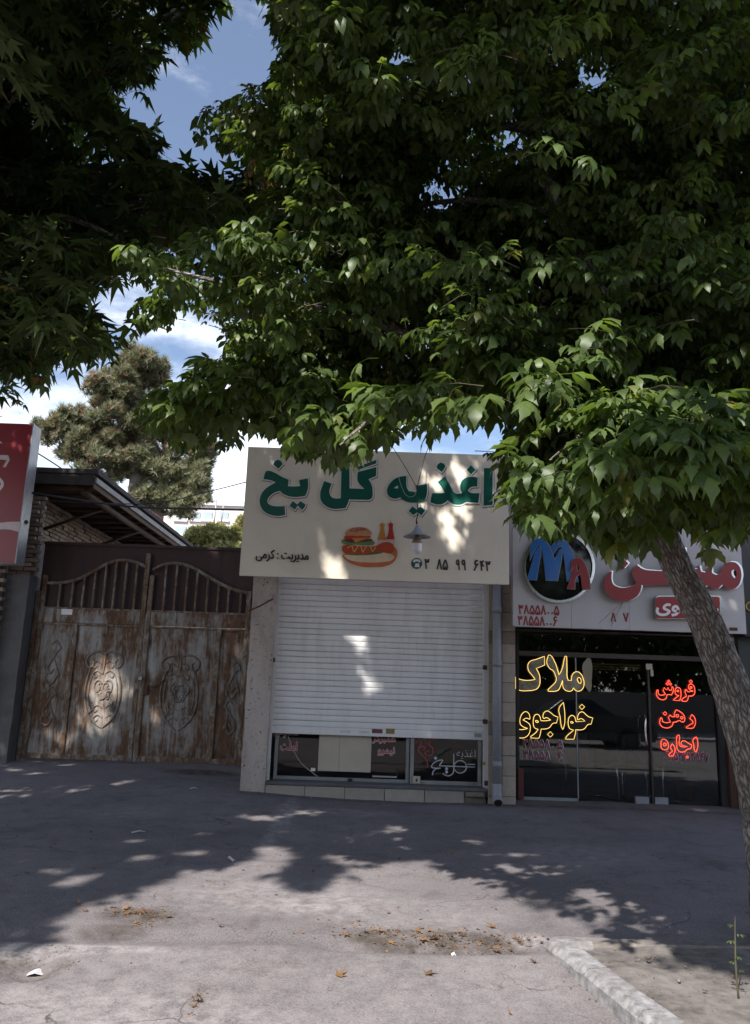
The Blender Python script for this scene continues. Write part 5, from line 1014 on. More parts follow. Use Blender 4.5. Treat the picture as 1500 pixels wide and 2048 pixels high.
def grow(ell, nspray, allow, holes, lrange, nodes, hang, pitch_j, ymin=2.5):
    """sprays inside ellipsoids -> leaf base points, yaw, pitch; twigs"""
    wts = np.array([e[6] for e in ell], float); cnt = rng.multinomial(nspray, wts/wts.sum())
    B, Yw = [], []
    for e, c in zip(ell, cnt):
        d = rng.normal(size=(c, 3)); d /= np.linalg.norm(d, axis=1)[:, None]; r = rng.random(c)**0.38
        B.append(np.array(e[:3]) + d*r[:, None]*np.array(e[3:6])); Yw.append(np.arctan2(d[:, 1]*e[4], d[:, 0]*e[3]) + rng.normal(0, 0.9, c))
    B = np.concatenate(B); Yw = np.concatenate(Yw); n = len(B); ln = rng.uniform(*lrange, n); dr = rng.uniform(.15, .5, n)*hang; k = len(nodes)
    clump = np.array([mnoise.noise(Vector(p)*1.25) + .5*mnoise.noise(Vector(p)*2.9) for p in B]); low = (B[:, 1] > 3.4) & (B[:, 2] < 6.4)
    keep = ~(low & (clump < -0.10)); B, Yw, ln, dr = B[keep], Yw[keep], ln[keep], dr[keep]; n = len(B)
    P, LY, sid = [], [], []
    for s in nodes:
        c = B + np.stack([np.cos(Yw)*ln*s, np.sin(Yw)*ln*s, 0.12*ln*s - dr*ln*s*s*1.4], -1)
        for sg in (1, -1):
            P.append(c); LY.append(Yw + sg*(rng.uniform(.6, 1.35, n) if s < 1 else rng.uniform(.05, .4, n))); sid.append(np.arange(n))
    P = np.concatenate(P); LY = np.concatenate(LY); sid = np.concatenate(sid)
    P = P + rng.normal(0, .012, P.shape)
    tip = P + np.stack([np.cos(LY)*.19, np.sin(LY)*.19, np.full(len(P), -.11)], -1)
    fdep = (P-EYEP) @ FW; px, py = proj(P); vis = (fdep > .1) & (px > -60) & (px < W+60) & (py > -60) & (py < H+60)
    ok = ~vis | (fdep > ymin)
    for q in (P, tip):
        px, py = proj(q); ok &= inside(px, py, allow) | ~vis
        for h in holes: ok &= ~inside(px, py, h)
    ok &= ~sunny(P + (tip-P)*.5)
    px, py = proj(P); low_ = vis & ~inside(px, py+75, allow) & ok; ii_ = np.nonzero(low_)[0]
    rag = np.array([mnoise.noise(Vector(P[i])*3.6) + .4*mnoise.noise(Vector(P[i])*9) for i in ii_]); ok[ii_[rag < 0.02]] = False
    sh_ = P[:, 1] + .85*P[:, 2] + .35*np.sin(P[:, 0]*5+P[:, 2]*3); ok &= ~((P[:, 2] > 5.0) & (sh_ < 7.75) & (P[:, 0] > -1.8) & (P[:, 1] > 1.75))
    ok &= ~((tip[:, 1] > 10.2) & (tip[:, 2] < 5.2))
    # twigs that still carry leaves
    alive = np.bincount(sid[ok], minlength=n) >= 5
    for s in (-.15, .5, 1.05):
        q = B + np.stack([np.cos(Yw)*ln*s, np.sin(Yw)*ln*s, .12*ln*s - dr*ln*s*s*1.4], -1); px, py = proj(q); fd = (q-EYEP) @ FW; v_ = (fd > .1) & (px > -60) & (px < W+60) & (py > -60) & (py < H+60)
        alive &= inside(px, py, allow) | ~v_
        for h in holes: alive &= ~(inside(px, py, h) & v_)
    ok &= alive[sid]
    tw = []
    px, py = proj(B); inv_ = (px > -60) & (px < W+60) & (py > -60)
    for i in np.nonzero(alive & inv_)[0]:
        tw.append([B[i] + np.array([math.cos(Yw[i])*ln[i]*s, math.sin(Yw[i])*ln[i]*s, .12*ln[i]*s - dr[i]*ln[i]*s*s*1.4]) for s in (-.15, .2, .5, .85)])
    return P[ok], LY[ok], tw
def twig_mesh(tw, r=0.0024):
    tw = np.array(tw); n = len(tw); rr = np.array([1.6, 1.1, .8, .4])*r; V = np.zeros((n, 4, 3, 3))
    for k in range(3):
        a = 2*math.pi*k/3; V[:, :, k, :] = tw + np.array([0, math.cos(a), math.sin(a)])[None, None]*rr[None, :, None]
    base = (np.arange(n)*12)[:, None]; q = []
    for i in range(3):
        for k in range(3): k2 = (k+1) % 3; q.append(base + np.array([i*3+k, i*3+k2, i*3+3+k2, i*3+3+k]))
    return mesh_np('twigs', V.reshape(-1, 3), [np.concatenate(q)], smooth=True)
def foliage(tree, P, LY, tmpl_hi, tmpl_lo, tmpl_far, tmpl_off, mat, size, nleaf, prefix='leaf', pj=.25, ydist=4.6, near=1.0):
    n = len(P); pitch = rng.normal(0.12, pj, n); roll = rng.normal(0, pj, n); shade = rng.random(n); px, py = proj(P)
    sc = rng.uniform(*size, n)*np.where((P[:, 2] < 3.45) & (P[:, 1] < 5.3), near, 1.0)*np.where(((py < -80) | (px < -80) | (px > W+80)) & (P[:, 1]+.85*P[:, 2] > 8.3), 1.7, np.where((py < -80) | (px < -80) | (px > W+80), 1.1, 1.0))
    px, py = proj(P); dist = np.linalg.norm(P-EYEP, axis=1); infr = (px > 5) & (px < W-5) & (py > 5) & (py < H-5)
    score = np.where(infr, dist, 99)
    # largest in view that are not buried behind nearer ones: nearest leaf of each screen cell first
    cell = (px//26).astype(int)*1000 + (py//26).astype(int); order = np.argsort(score); seen = set(); pick = []
    for i in order:
        if score[i] > 90 or len(pick) >= nleaf: break
        if cell[i] in seen: continue
        seen.add(cell[i]); pick.append(i)
    M = rotmats(LY, pitch, roll); kind = rng.integers(0, len(tmpl_hi), n)
    hi_me = []
    for t in tmpl_hi:
        me = mesh_np('leaf', t[0], [f for f in t[1:] if len(f)], np.zeros(len(t[0])), True); me.materials.append(mat); hi_me.append(me)
    for i in pick:
        o = bpy.data.objects.new(prefix, hi_me[kind[i]]); C.objects.link(o); o.parent = tree; o.matrix_parent_inverse = wm(tree).inverted()
        o.matrix_basis = Matrix([[*(M[i, r]*sc[i]), P[i, r]] for r in range(3)] + [[0, 0, 0, 1]])
    rest = np.ones(n, bool); rest[pick] = False; ch = []
    offr = (py < -80) | (px < -80) | (px > W+80); d3 = (dist > ydist+1.9) & ~offr; d1 = ((dist < ydist) | ((P[:, 2] < 3.45) & (P[:, 1] < 5.3))) & ~offr; d2 = ~offr & ~d3 & ~d1
    for k in range(len(tmpl_hi)):
        for cls, t in ((d1, tmpl_hi[k]), (d2, tmpl_lo[k]), (d3, tmpl_far[k]), (offr, tmpl_off[k])):
            sel = rest & (kind == k) & cls
            if sel.any(): ch.append(scatter(P[sel], M[sel], sc[sel], shade[sel], t))
    V, fs, sd = merge(ch); f = put('foliage', mesh_np('foliage', V, fs, sd, True), mat, tree); tag(f, kind='stuff')
    return len(pick), n

# ------------------------------------------------------------------ box elder maple leaning in from the right
base = on_ground(1565, 1888)
tree = empty('maple_tree', (base[0], base[1], 0.0), 'leaning maple with rough grey trunk and hanging leaves in front of the shops', 'tree')
tr = [(base[0]+.03, base[1], -0.1), tuple(base+np.array([0, 0, .08])), tuple(at(1545, 1740, 5.55)), tuple(at(1521, 1580, 5.5)), tuple(at(1470, 1400, 5.45)), tuple(at(1404, 1228, 5.4)), tuple(at(1352, 1127, 5.36)), tuple(at(1324, 1050, 5.32)), tuple(at(1306, 950, 5.3)), tuple(at(1300, 860, 5.3))]
def trunk(name, pts, rad, parent, bark=0.13, sub=14, seg=56):
    return tube(name, pts, rad, M_bark, parent, seg, sub, True, bark)
trunk('trunk', tr, [.24, .18, .155, .142, .130, .108, .098, .094, .092, .090], tree)
fork = tr[-1]
limbs = [([fork, at(1322, 735, 5.35), at(1372, 540, 5.5), at(1395, 320, 5.7), at(1370, 60, 6.0), at(1330, -250, 6.3)], [.085, .072, .062, .055, .045, .03]),
         ([fork, at(1276, 812, 5.2), at(1240, 660, 5.0), at(1120, 430, 5.0), at(1062, 260, 5.2), at(1018, 100, 5.6), at(1000, -200, 6.3)], [.06, .056, .052, .046, .042, .036, .02]),
         ([at(1275, 800, 5.2), at(1100, 740, 5.1), at(900, 690, 5.1), at(650, 620, 5.0), at(420, 560, 4.9), at(280, 525, 4.9)], [.045, .038, .03, .022, .014, .006]),
         ([at(1290, 850, 5.3), at(1100, 790, 5.5), at(800, 760, 5.9), at(560, 790, 6.1), at(380, 820, 6.1), at(270, 845, 6.1)], [.045, .036, .03, .022, .014, .006]),
         ([at(1285, 830, 5.2), at(1100, 800, 4.8), at(900, 790, 4.5), at(760, 830, 4.3), at(680, 890, 4.25)], [.035, .028, .02, .013, .005]),
         ([at(1300, 880, 5.2), at(1240, 850, 4.7), at(1180, 860, 4.3), at(1100, 920, 4.1)], [.03, .022, .014, .005]),
         ([at(1310, 860, 5.3), at(1400, 830, 4.9), at(1440, 880, 4.5), at(1450, 950, 4.3)], [.03, .022, .014, .005]),
         ([at(1062, 260, 5.2), at(880, 230, 5.0), at(700, 190, 4.8), at(520, 220, 4.7), at(420, 250, 4.7)], [.035, .028, .02, .012, .005]),
         ([at(1018, 100, 5.6), at(850, 60, 5.0), at(680, 20, 4.4), at(560, 20, 4.0)], [.03, .022, .014, .006]),
         ([at(1120, 430, 5.0), at(950, 400, 5.2), at(760, 420, 5.5), at(560, 440, 5.6)], [.03, .022, .015, .006]),
         ([at(1372, 540, 5.5), at(1450, 420, 5.8), at(1560, 300, 6.2)], [.04, .03, .012]), ([at(1395, 320, 5.7), at(1250, 150, 6.4), at(1100, -100, 7.0)], [.035, .026, .012])]
for pts, rd in limbs: tube('branch', [tuple(p) for p in pts], rd, M_bark, tree, 12, 8, True, 0.06)
BIG = 4000
ALLOW_R = [(500, -BIG), (503, 20), (530, 90), (562, 128), (505, 180), (440, 190), (380, 220), (375, 300), (410, 335), (470, 330), (500, 380), (490, 450), (420, 470), (330, 470), (250, 465), (195, 500), (190, 540), (240, 570), (250, 600), (205, 622), (240, 682), (330, 684), (370, 645), (440, 662), (465, 705), (385, 733), (350, 760), (240, 830), (245, 862), (310, 900), (360, 932), (420, 895), (470, 962), (498, 895), (545, 882), (575, 932), (600, 925), (625, 932), (650, 942), (690, 962), (735, 935), (750, 890), (800, 905), (830, 872), (870, 905), (900, 885), (950, 915), (985, 965), (1005, 1060), (1030, 1105), (1058, 1070), (1090, 1095), (1130, 1078), (1190, 1075), (1215, 1120), (1245, 1190), (1262, 1130), (1290, 1085), (1340, 1045), (1380, 1065), (1420, 1130), (1450, 1080), (1480, 1120), (1500, 1060), (1700, 1000), (BIG, 700), (BIG, -BIG)]
SKYP = [(185, 590), (235, 565), (290, 575), (285, 612), (235, 625), (230, 655), (190, 655)]
HOLES_R = [SKYP, [(868, 895), (905, 862), (945, 850), (1000, 856), (1000, 885), (940, 905)], [(776, 110), (820, 108), (815, 150), (785, 160)], [(1178, 95), (1200, 110), (1205, 190), (1172, 200)], [(836, 385), (900, 375), (920, 405), (860, 420)], [(600, 540), (625, 535), (630, 560), (605, 565)], [(500, 840), (520, 830), (510, 860)], [(1030, 250), (1052, 280), (1040, 305), (1012, 300)], [(1010, 855), (1045, 850), (1040, 885), (1015, 895)]]
def E(px, py, Y, rx, ry, rz, w): p = at(px, py, Y); return (p[0], p[1], p[2], rx, ry, rz, w)
ell_R = [(0.6, 2.4, 7.3, 3.3, 2.1, 1.4, 34), (1.0, 0.9, 5.2, 1.0, .9, .5, 5), (0.8, 3.6, 7.9, 3.1, 2.0, 1.6, 36), (2.4, 5.0, 8.6, 2.6, 2.0, 1.6, 12), (-0.4, 6.0, 9.0, 2.6, 2.0, 1.4, 6), (0.7, 6.6, 6.4, 3.3, 1.9, 2.9, 28), (0.9, 5.2, 4.9, 2.2, 1.6, 1.9, 22), (1.6, 6.6, 5.0, 2.6, 1.7, 1.8, 12), E(480, 590, 5.0, 1.15, .8, .5, 3.4), E(420, 530, 4.8, .9, .5, .28, 1.8), E(330, 630, 5.6, .5, .5, .3, .9), E(480, 830, 5.9, 1.05, .8, .45, 3.6), E(760, 800, 5.2, 1.3, .9, .5, 5), E(700, 880, 4.4, .55, .5, .22, 1.8),  # leading clumps are unseen crown overhead, added to shade bed and lower leaves
         E(1150, 900, 4.5, 1.0, .8, .5, 4.2), E(1180, 960, 4.0, .65, .5, .3, 2.0), E(1420, 960, 4.3, .65, .6, .4, 2.0), E(1280, 1040, 4.9, .55, .5, .3, 1.2), E(620, 200, 4.9, .85, .8, .9, 3.5), E(540, 40, 4.1, .5, .5, .4, 1.3), E(1350, 700, 5.0, 1.0, 1.2, .9, 4), E(1480, 450, 5.6, 1.2, 1.5, 1.5, 5), E(900, 650, 5.6, 1.5, 1.0, .7, 5), E(640, 430, 5.4, .6, .8, .6, 2), E(1050, 1010, 4.7, .35, .4, .25, .7)]
P1, LY1, tw1 = grow(ell_R, 12600, ALLOW_R, HOLES_R, (.26, .5), (.12, .28, .44, .6, .75, .88, 1.0), 1.2, .25, 3.4)
TH = [maple_leaf(True, s, 5 if s % 3 else 3) for s in range(6)]; TL = [maple_leaf(False, s, 5 if s % 3 else 3) for s in range(6)]
r1 = foliage(tree, P1, LY1, TH, TL, [maple_leaf(None, s, 5 if s % 3 else 3) for s in range(6)], [maple_leaf(None, s, 3) for s in range(6)], M_leaf, (.58, 1.05), 300, near=1.4)
put('twigs', twig_mesh(tw1), M_twig, tree)
# hanging bunches of dry winged seeds
def samara(): return np.array([(0, 0, 0), (.007, .002, -.012), (.002, -.001, -.034), (-.006, .001, -.018)], float), np.zeros((0, 3), int), np.array([(0, 1, 2, 3)])
ks, kw = [], []
for (px, py, Y_, rad_, n_) in ((945, 690, 5.2, .22, 14), (980, 720, 5.3, .2, 8), (520, 330, 4.7, .15, 5), (620, 100, 4.6, .25, 7), (700, 300, 5, .3, 5), (560, 620, 4.9, .2, 4), (1060, 620, 5.2, .3, 6), (780, 640, 5.0, .3, 4)):
    for _ in range(n_):
        c = at(px, py, Y_) + rng.normal(0, rad_*.6, 3)*np.array([1, 1, .5]); L_ = rng.uniform(.1, .2)
        for q in range(22): ks.append(c + np.array([rng.normal(0, .012), rng.normal(0, .012), -L_*q/22]))
ks = np.array(ks); v, t, q, s = scatter(ks, rotmats(rng.uniform(0, 6.3, len(ks)), rng.normal(0, .4, len(ks)), rng.normal(0, .6, len(ks))), rng.uniform(.8, 1.4, len(ks)), rng.random(len(ks)), samara())
sd = put('seed_bunches', mesh_np('seed_bunches', v, [q], s), M_dry, tree); tag(sd, kind='stuff')

# ------------------------------------------------------------------ plane tree, left
pt_ = empty('plane_tree', (-4.6, 6.3, 0), 'dark plane tree with pointed lobed leaves filling the upper left', 'tree')
trunk('trunk', [(-4.6, 6.3, -.1), (-4.62, 6.3, 1.0), (-4.5, 6.35, 2.5), (-4.3, 6.4, 4.0), (-4.2, 6.5, 6.0), (-4.3, 6.6, 8.5)], [.26, .22, .19, .17, .13, .06], pt_, .05, 8, 32)
for pts, rd in (([(-4.4, 6.38, 3.4), at(0, 395, 6.4), at(85, 420, 6.2), at(220, 470, 6.0), at(330, 560, 6.0)], [.07, .045, .035, .02, .006]), ([(-4.3, 6.4, 3.8), at(20, 480, 6.6), at(120, 600, 6.5), at(200, 690, 6.4)], [.06, .035, .02, .006]), ([(-4.2, 6.5, 5.2), at(60, 150, 6.6), at(250, 90, 6.8), at(400, 60, 7)], [.06, .04, .025, .006]), ([(-4.2, 6.5, 4.6), at(150, 340, 7.2), at(330, 400, 7.6), at(470, 430, 7.8)], [.06, .04, .025, .006]), ([(-4.3, 6.4, 3.2), (-5.5, 7.6, 5), (-6.3, 8.3, 6)], [.07, .05, .02]), ([(-4.25, 6.5, 5.5), (-5.5, 6.0, 7), (-6.2, 5.4, 8)], [.06, .04, .02])):
    tube('branch', [tuple(p) for p in pts], rd, M_bark, pt_, 10, 6, True, .04)
ALLOW_L = [(-BIG, -BIG), (484, -BIG), (482, 20), (450, 75), (400, 112), (370, 132), (308, 150), (318, 205), (292, 245), (332, 262), (346, 292), (338, 330), (420, 345), (520, 325), (565, 420), (520, 520), (350, 560), (240, 602), (300, 642), (330, 692), (280, 702), (200, 747), (160, 772), (100, 782), (90, 802), (70, 832), (30, 838), (-200, 850), (-800, 1100), (-BIG, 1200)]
HOLES_L = [SKYP, [(232, 200), (306, 180), (308, 240), (272, 252), (240, 235)], [(185, 590), (240, 600), (225, 640), (190, 650)], [(10, 170), (40, 165), (30, 195)]]
ell_L = [(-4.2, 2.8, 6.3, 2.5, 2.4, 1.6, 34), (-2.2, 4.6, 8.8, 1.9, 1.6, 1.3, 8), (-4.5, 7.0, 9.2, 2.6, 2.2, 1.4, 8), (-4.6, 7.2, 6.4, 3.0, 2.4, 3.0, 22), (-2.9, 7.0, 6.0, 1.9, 1.7, 2.2, 18), (-6.6, 8.0, 7.2, 2.2, 2.0, 2.6, 10), (-3.0, 6.2, 4.3, 1.3, 1.0, .9, 8), E(150, 650, 6.2, .9, .7, .5, 4), E(300, 480, 7.0, 1.0, .9, .9, 5), E(420, 400, 7.4, .7, .8, .45, 2.5), E(60, 760, 5.8, .6, .6, .3, 2), E(330, 60, 7.0, .8, .9, .6, 3)]  # leading clumps: crown out of view, added to shade gate, sign and left ground
P2, LY2, tw2 = grow(ell_L, 5200, ALLOW_L, HOLES_L, (.3, .6), (.15, .35, .55, .75, .9, 1.0), 1.0, .35, 3.5)
TPl = [plane_leaf(True, s) for s in range(5)]
r2 = foliage(pt_, P2, LY2, TPl, TPl, TPl, TPl, M_plane, (.9, 1.5), 300, 'leaf', .4)
put('twigs', twig_mesh(tw2), M_twig, pt_)

# ------------------------------------------------------------------ pine and small tree beyond the gate, far building
YPn = 25.0
pine = empty('pine_tree', (at(275, 1000, YPn)[0], YPn, 0), 'tall grey-green pine with browned inner needles behind the brick house', 'tree')
b0 = at(272, 1000, YPn)
tube('trunk', [(b0[0], YPn, -.1), (b0[0], YPn, 4), tuple(at(270, 990, YPn)), tuple(at(278, 900, YPn)), tuple(at(275, 800, YPn)), tuple(at(270, 720, YPn))], [.32, .28, .24, .18, .12, .04], M_bark, pine, 12, 4)
cl = [(265, 745, 62, 50), (300, 735, 40, 35), (235, 800, 70, 50), (150, 850, 48, 34), (105, 855, 32, 26), (190, 880, 70, 45), (270, 870, 85, 60), (330, 830, 60, 50), (230, 930, 70, 40), (150, 905, 40, 25), (310, 930, 55, 40), (385, 930, 36, 40), (395, 985, 32, 32), (370, 1015, 30, 28), (345, 975, 30, 28), (400, 890, 30, 30), (300, 985, 26, 24), (320, 1000, 20, 20)]
NP, ND = [], []
for (px, py, rx_, rz_) in cl:
    c = at(px, py, YPn); n_ = int(rx_*rz_*0.42)
    tube('branch', [tuple(at(275, min(990, py+35), YPn)), tuple((at(275, py+30, YPn)+c)/2), tuple(c)], [.07, .05, .02], M_bark, pine, 6, 3)
    kc = max(5, int(rx_*rz_/115)); dc = rng.normal(size=(kc, 3)); dc /= np.linalg.norm(dc, axis=1)[:, None]; cc = c + dc*(rng.random(kc)**.45)[:, None]*np.array([rx_, (rx_+rz_)*.6, rz_])/F*YPn*1.05
    wi = rng.integers(0, kc, n_); d = rng.normal(size=(n_, 3)); d /= np.linalg.norm(d, axis=1)[:, None]
    NP.append(cc[wi] + d*(rng.random(n_)**.5)[:, None]*np.array([.30, .30, .24]) + np.array([0, 0, -.10])*rng.random(n_)[:, None]); ND.append(d)
    for q_ in cc[::2]: tube('bough', [tuple(c), tuple((c+q_)/2+np.array([0, 0, -.06])), tuple(q_)], [.03, .02, .01], M_bark, pine, 5)
NP = np.concatenate(NP); ND = np.concatenate(ND)
def tuft(n, L, w):
    V, T = [], []
    for i in range(n):
        a = 2.4*i; e = 0.15+1.1*((i*0.618) % 1); x, y, z = math.cos(a)*math.cos(e)*L, math.sin(a)*math.cos(e)*L, math.sin(e)*L; o = len(V)
        V += [(-math.sin(a)*w, math.cos(a)*w, 0), (math.sin(a)*w, -math.cos(a)*w, 0), (x, y, z)]; T.append((o, o+1, o+2))
    return np.array(V), np.array(T), np.zeros((0, 4), int)
n_ = len(NP); v, t, q, s = scatter(NP, rotmats(np.arctan2(ND[:, 1], ND[:, 0]), rng.normal(.5, .4, n_), rng.normal(0, .5, n_)), rng.uniform(.8, 1.5, n_), (lambda q: np.where((q[0] > 255+rng.normal(0, 25, n_)) & (q[1] > 905+rng.normal(0, 20, n_)), rng.uniform(.8, 1, n_), rng.uniform(0, .92, n_)))(proj(NP)), tuft(12, .19, .012))
crown = put('crown', mesh_np('crown', v, [t], s), M_needle, pine); tag(crown, kind='stuff')
sm_t = empty('small_tree', (at(430, 1090, 30)[0], 30, 0), 'pale yellow-green round tree peeping over the gate', 'tree')
tube('trunk', [(at(430, 1090, 30)[0], 30, -.1), tuple(at(428, 1140, 30)), tuple(at(430, 1080, 30))], [.16, .13, .06], M_bark, sm_t, 8, 3)
NP = []
for (px, py, rx_, rz_) in ((400, 1075, 32, 20), (440, 1080, 40, 26), (480, 1075, 26, 24), (430, 1062, 22, 14), (460, 1110, 60, 25), (390, 1105, 30, 22), (490, 1050, 20, 20)):
    c = at(px, py, 30); n_ = int(rx_*rz_*1.0); d = rng.normal(size=(n_, 3)); d /= np.linalg.norm(d, axis=1)[:, None]; NP.append(c+d*(rng.random(n_)**.4)[:, None]*np.array([rx_, rx_, rz_])/F*30)
NP = np.concatenate(NP); n_ = len(NP); v, t, q, s = scatter(NP, rotmats(rng.uniform(0, 6.3, n_), rng.normal(.4, .5, n_), rng.normal(0, .5, n_)), rng.uniform(.8, 1.5, n_), rng.random(n_), tuft(7, .16, .035))
tag(put('crown', mesh_np('crown', v, [t], s), M_yleaf, sm_t), kind='stuff')
YF = 46.0; p, q = at(330, 1008, YF), at(520, 1100, YF)
fb = empty('far_building', ((p[0]+q[0])/2, YF, 0), 'pale far apartment block seen over the gate', 'building')
M_pale = plain('pale_render', (0.62, 0.58, 0.55), 0.9, 0.06, .4)
box('wall', p[0], q[0]+2, YF, YF+10, 0, p[2], M_pale, fb); box('parapet', p[0]-.15, q[0]+2.1, YF-.15, YF+10.1, p[2], p[2]+.25, M_pale, fb); box('pink_annex', at(282, 975, YF-1)[0], at(304, 975, YF-1)[0], YF-1, YF+6, 0, at(290, 970, YF-1)[2], plain('pink_render', (0.55, 0.30, 0.30), 0.9, .08), fb)
M_blind = plain('blue_grey_glass', (0.30, 0.36, 0.40), 0.2, .1, 2)
for i, (xa_, xb_) in enumerate(((352, 372), (383, 400), (408, 424), (440, 456))):
    for j, (ya_, yb_) in enumerate(((1024, 1040), (1052, 1068), (1080, 1096))):
        a, b_ = at(xa_, ya_, YF), at(xb_, yb_, YF); wn_ = box('window', a[0], b_[0], YF-.06, YF-.004, b_[2], a[2], M_blind, fb); box('sill', a[0]-.1, b_[0]+.1, YF-.14, YF-.004, b_[2]-.12, b_[2]-.004, M_pale, wn_)
for (x_, ya_, yb_) in ((433, 1000, 1060), (447, 1010, 1055)): a, b_ = at(x_, ya_, 34), at(x_-6, yb_, 34); o = tube('steel_mast', [tuple(b_), tuple(a)], .035, M_zinc, None, 6); tag(o, 'tall thin steel mast over the gate' if x_ == 433 else 'short thin steel mast over the gate', 'mast')

# ------------------------------------------------------------------ across the street (seen mirrored in the glass)
car = empty('parked_car', (6.2, -2.0, 0), 'dark sedan parked across the street, mirrored in the office glass', 'car')
M_car = plain('dark_car_paint', (0.02, 0.021, 0.024), 0.2, .05, 2, bmp=0); M_cg = plain('car_glass', (0.02, 0.022, 0.025), 0.05, .05, 2, bmp=0); M_tyre = plain('tyre_rubber', (0.02, 0.02, 0.02), .9)
prof = [(-2.15, .42), (-2.2, .62), (-2.1, .85), (-1.55, .95), (-1.15, .97), (-.55, 1.40), (.35, 1.44), (1.05, 1.02), (1.9, .92), (2.15, .75), (2.2, .5), (2.1, .3), (-2.0, .3)]
V, Fc = [], []; zz0 = -0.1
for y_, s_ in ((-.84, .96), (-.80, 1.0), (.80, 1.0), (.84, .96)):
    for (x_, z_) in prof: yy = y_*(0.78 if z_ > 1.1 else 1); V.append((x_*s_, yy, z_))
n_ = len(prof)
for k_ in range(3):
    for i in range(n_): j = (i+1) % n_; Fc.append((k_*n_+i, k_*n_+j, (k_+1)*n_+j, (k_+1)*n_+i))
Fc += [tuple(range(n_-1, -1, -1)), tuple(range(3*n_, 4*n_))]
put('body', mesh('body', V, Fc), M_car, car, (6.2, -2.0, zz0))
for s_ in (-1, 1):
    put('side_window', mesh('side_window', [(-1.0, s_*.80, 1.0), (-.5, s_*.67, 1.35), (.3, s_*.67, 1.38), (.85, s_*.80, 1.03)], [(0, 1, 2, 3)]), M_cg, car, (6.2, -2.0+s_*.02, zz0))
    for x_ in (-1.35, 1.35):
        wh_ = lathe('wheel', [(0.001, -.1), (.2, -.1), (.31, -.09), (.33, -.05), (.33, .05), (.31, .09), (.2, .1), (.001, .1)], M_tyre, car, (6.2+x_, -2.0+s_*.78, zz0+.33), 20, (R(90), 0, 0))
        lathe('rim', [(.001, 0), (.2, 0)], M_car, wh_, (6.2+x_, -2.0+s_*.9, zz0+.33), 16, (R(-90*s_), 0, 0))
    put('headlight', bevel_box(-.04, .04, -.18, .18, -.07, .07, .02, 1), M_chrome, car, (8.33, -2.0+s_*.6, zz0+.7)); put('tail_light', bevel_box(-.04, .04, -.15, .15, -.08, .08, .02, 1), M_red, car, (4.03, -2.0+s_*.6, zz0+.78))
box('median_kerb', -60, 60, -6.2, -6.0, -.2, .08, M_kerb)['kind'] = 'structure'; box('opposite_pavement', -60, 60, -11, -6.2, -.2, .06, plain('pale_paving', (.34, .32, .31), .9), None)['kind'] = 'structure'
ow_ = box('garden_wall', -40, 40, -11.3, -11.0, 0, 1.6, plain('dull_wall', (.16, .14, .13), .9), None, .02); tag(ow_, 'long low garden wall across the street', 'wall')
for i, (x_, y_) in enumerate(((-9, -13), (-3, -13.5), (3, -13), (8, -13.5), (13, -13), (19, -13.5))):
    t_ = empty('roadside_tree', (x_, y_, 0), 'dense roadside tree across the street, %s' % ('leftmost of the row', 'second from the left end', 'third from the left end', 'third from the right end', 'second from the right end', 'rightmost of the row')[i], 'tree', 'trees across the street')
    tube('trunk', [(x_, y_, -.1), (x_+.1, y_, 2), (x_, y_, 4)], [.2, .16, .08], M_bark, t_, 8, 3)
    if i == 0:
        d = rng.normal(size=(5000, 3)); d /= np.linalg.norm(d, axis=1)[:, None]; NPc = np.array([0, 0, 3.9]) + d*(rng.random(5000)**.35)[:, None]*np.array([3.3, 2, 3.1])
        v, t, q, s = scatter(NPc, rotmats(rng.uniform(0, 6.3, 5000), rng.normal(.3, .5, 5000), rng.normal(0, .5, 5000)), rng.uniform(1.8, 3.0, 5000), rng.random(5000), TPl[0]); cm = mesh_np('crown', v, [t], s)
    o = put('crown', cm, M_plane, t_, (x_, y_, 0)); o['kind'] = 'stuff'

# ------------------------------------------------------------------ litter, fallen leaves, sapling
FLs = [(670, 1950, 'yellow fallen leaf lying on the open driveway asphalt', .9), (838, 1942, 'orange dry leaf on the driveway left of the kerb', 1.1), (998, 1860, 'orange dry leaf at the gutter end before the kerb', .9), (1423, 1912, 'bright orange leaf on the soil bed', .8), (345, 1835, 'pale dry leaf beside the left leaf pile', .8), (1288, 1938, 'small dry leaf on the bed near the kerb', .6), (1160, 2035, 'dry leaf against the kerb foot at the bottom edge', .7), (1078, 1925, 'dry leaf at the kerb corner foot', .6)]
for i, (px, py, lab, sc_) in enumerate(FLs):
    g_ = on_ground(px, py); inbed = g_[0] > 1.35 and g_[1] < 5.3
    o = put('fallen_leaf', mesh_np('fallen_leaf', TPl[i % 5][0]*np.array([1, 1, -.5]), [TPl[i % 5][1]], np.full(len(TPl[0][0]), .1*i)), M_dry, None, (g_[0], g_[1], (0.05 if inbed else float(ground_z(g_[0], g_[1])[0])+.006)), (random.uniform(-.2, .2), random.uniform(-.2, .2), random.uniform(0, 6)), (sc_*.62,)*3)
    tag(o, lab, 'leaf', 'fallen leaves')
lit_ = []
for (px, py, sx_, sy_, n_) in ((790, 1868, .25, .06, 110), (880, 1872, .28, .06, 150), (965, 1880, .2, .07, 120), (275, 1828, .12, .06, 120), (345, 1842, .10, .05, 22), (275, 1850, .04, .03, 30), (398, 1985, .02, .08, 30), (700, 1850, .12, .04, 20), (660, 1800, 1.2, .9, 70), (1290, 1980, .4, .4, 60), (1020, 1895, .1, .05, 30), (395, 1580, .4, .25, 40), (1000, 1740, 1.5, .9, 60), (300, 1700, 1.6, 1.0, 50)):
    g_ = on_ground(px, py); a = np.stack([g_[0]+rng.normal(0, sx_, n_), g_[1]+rng.normal(0, sy_, n_)], -1); lit_.append(a)
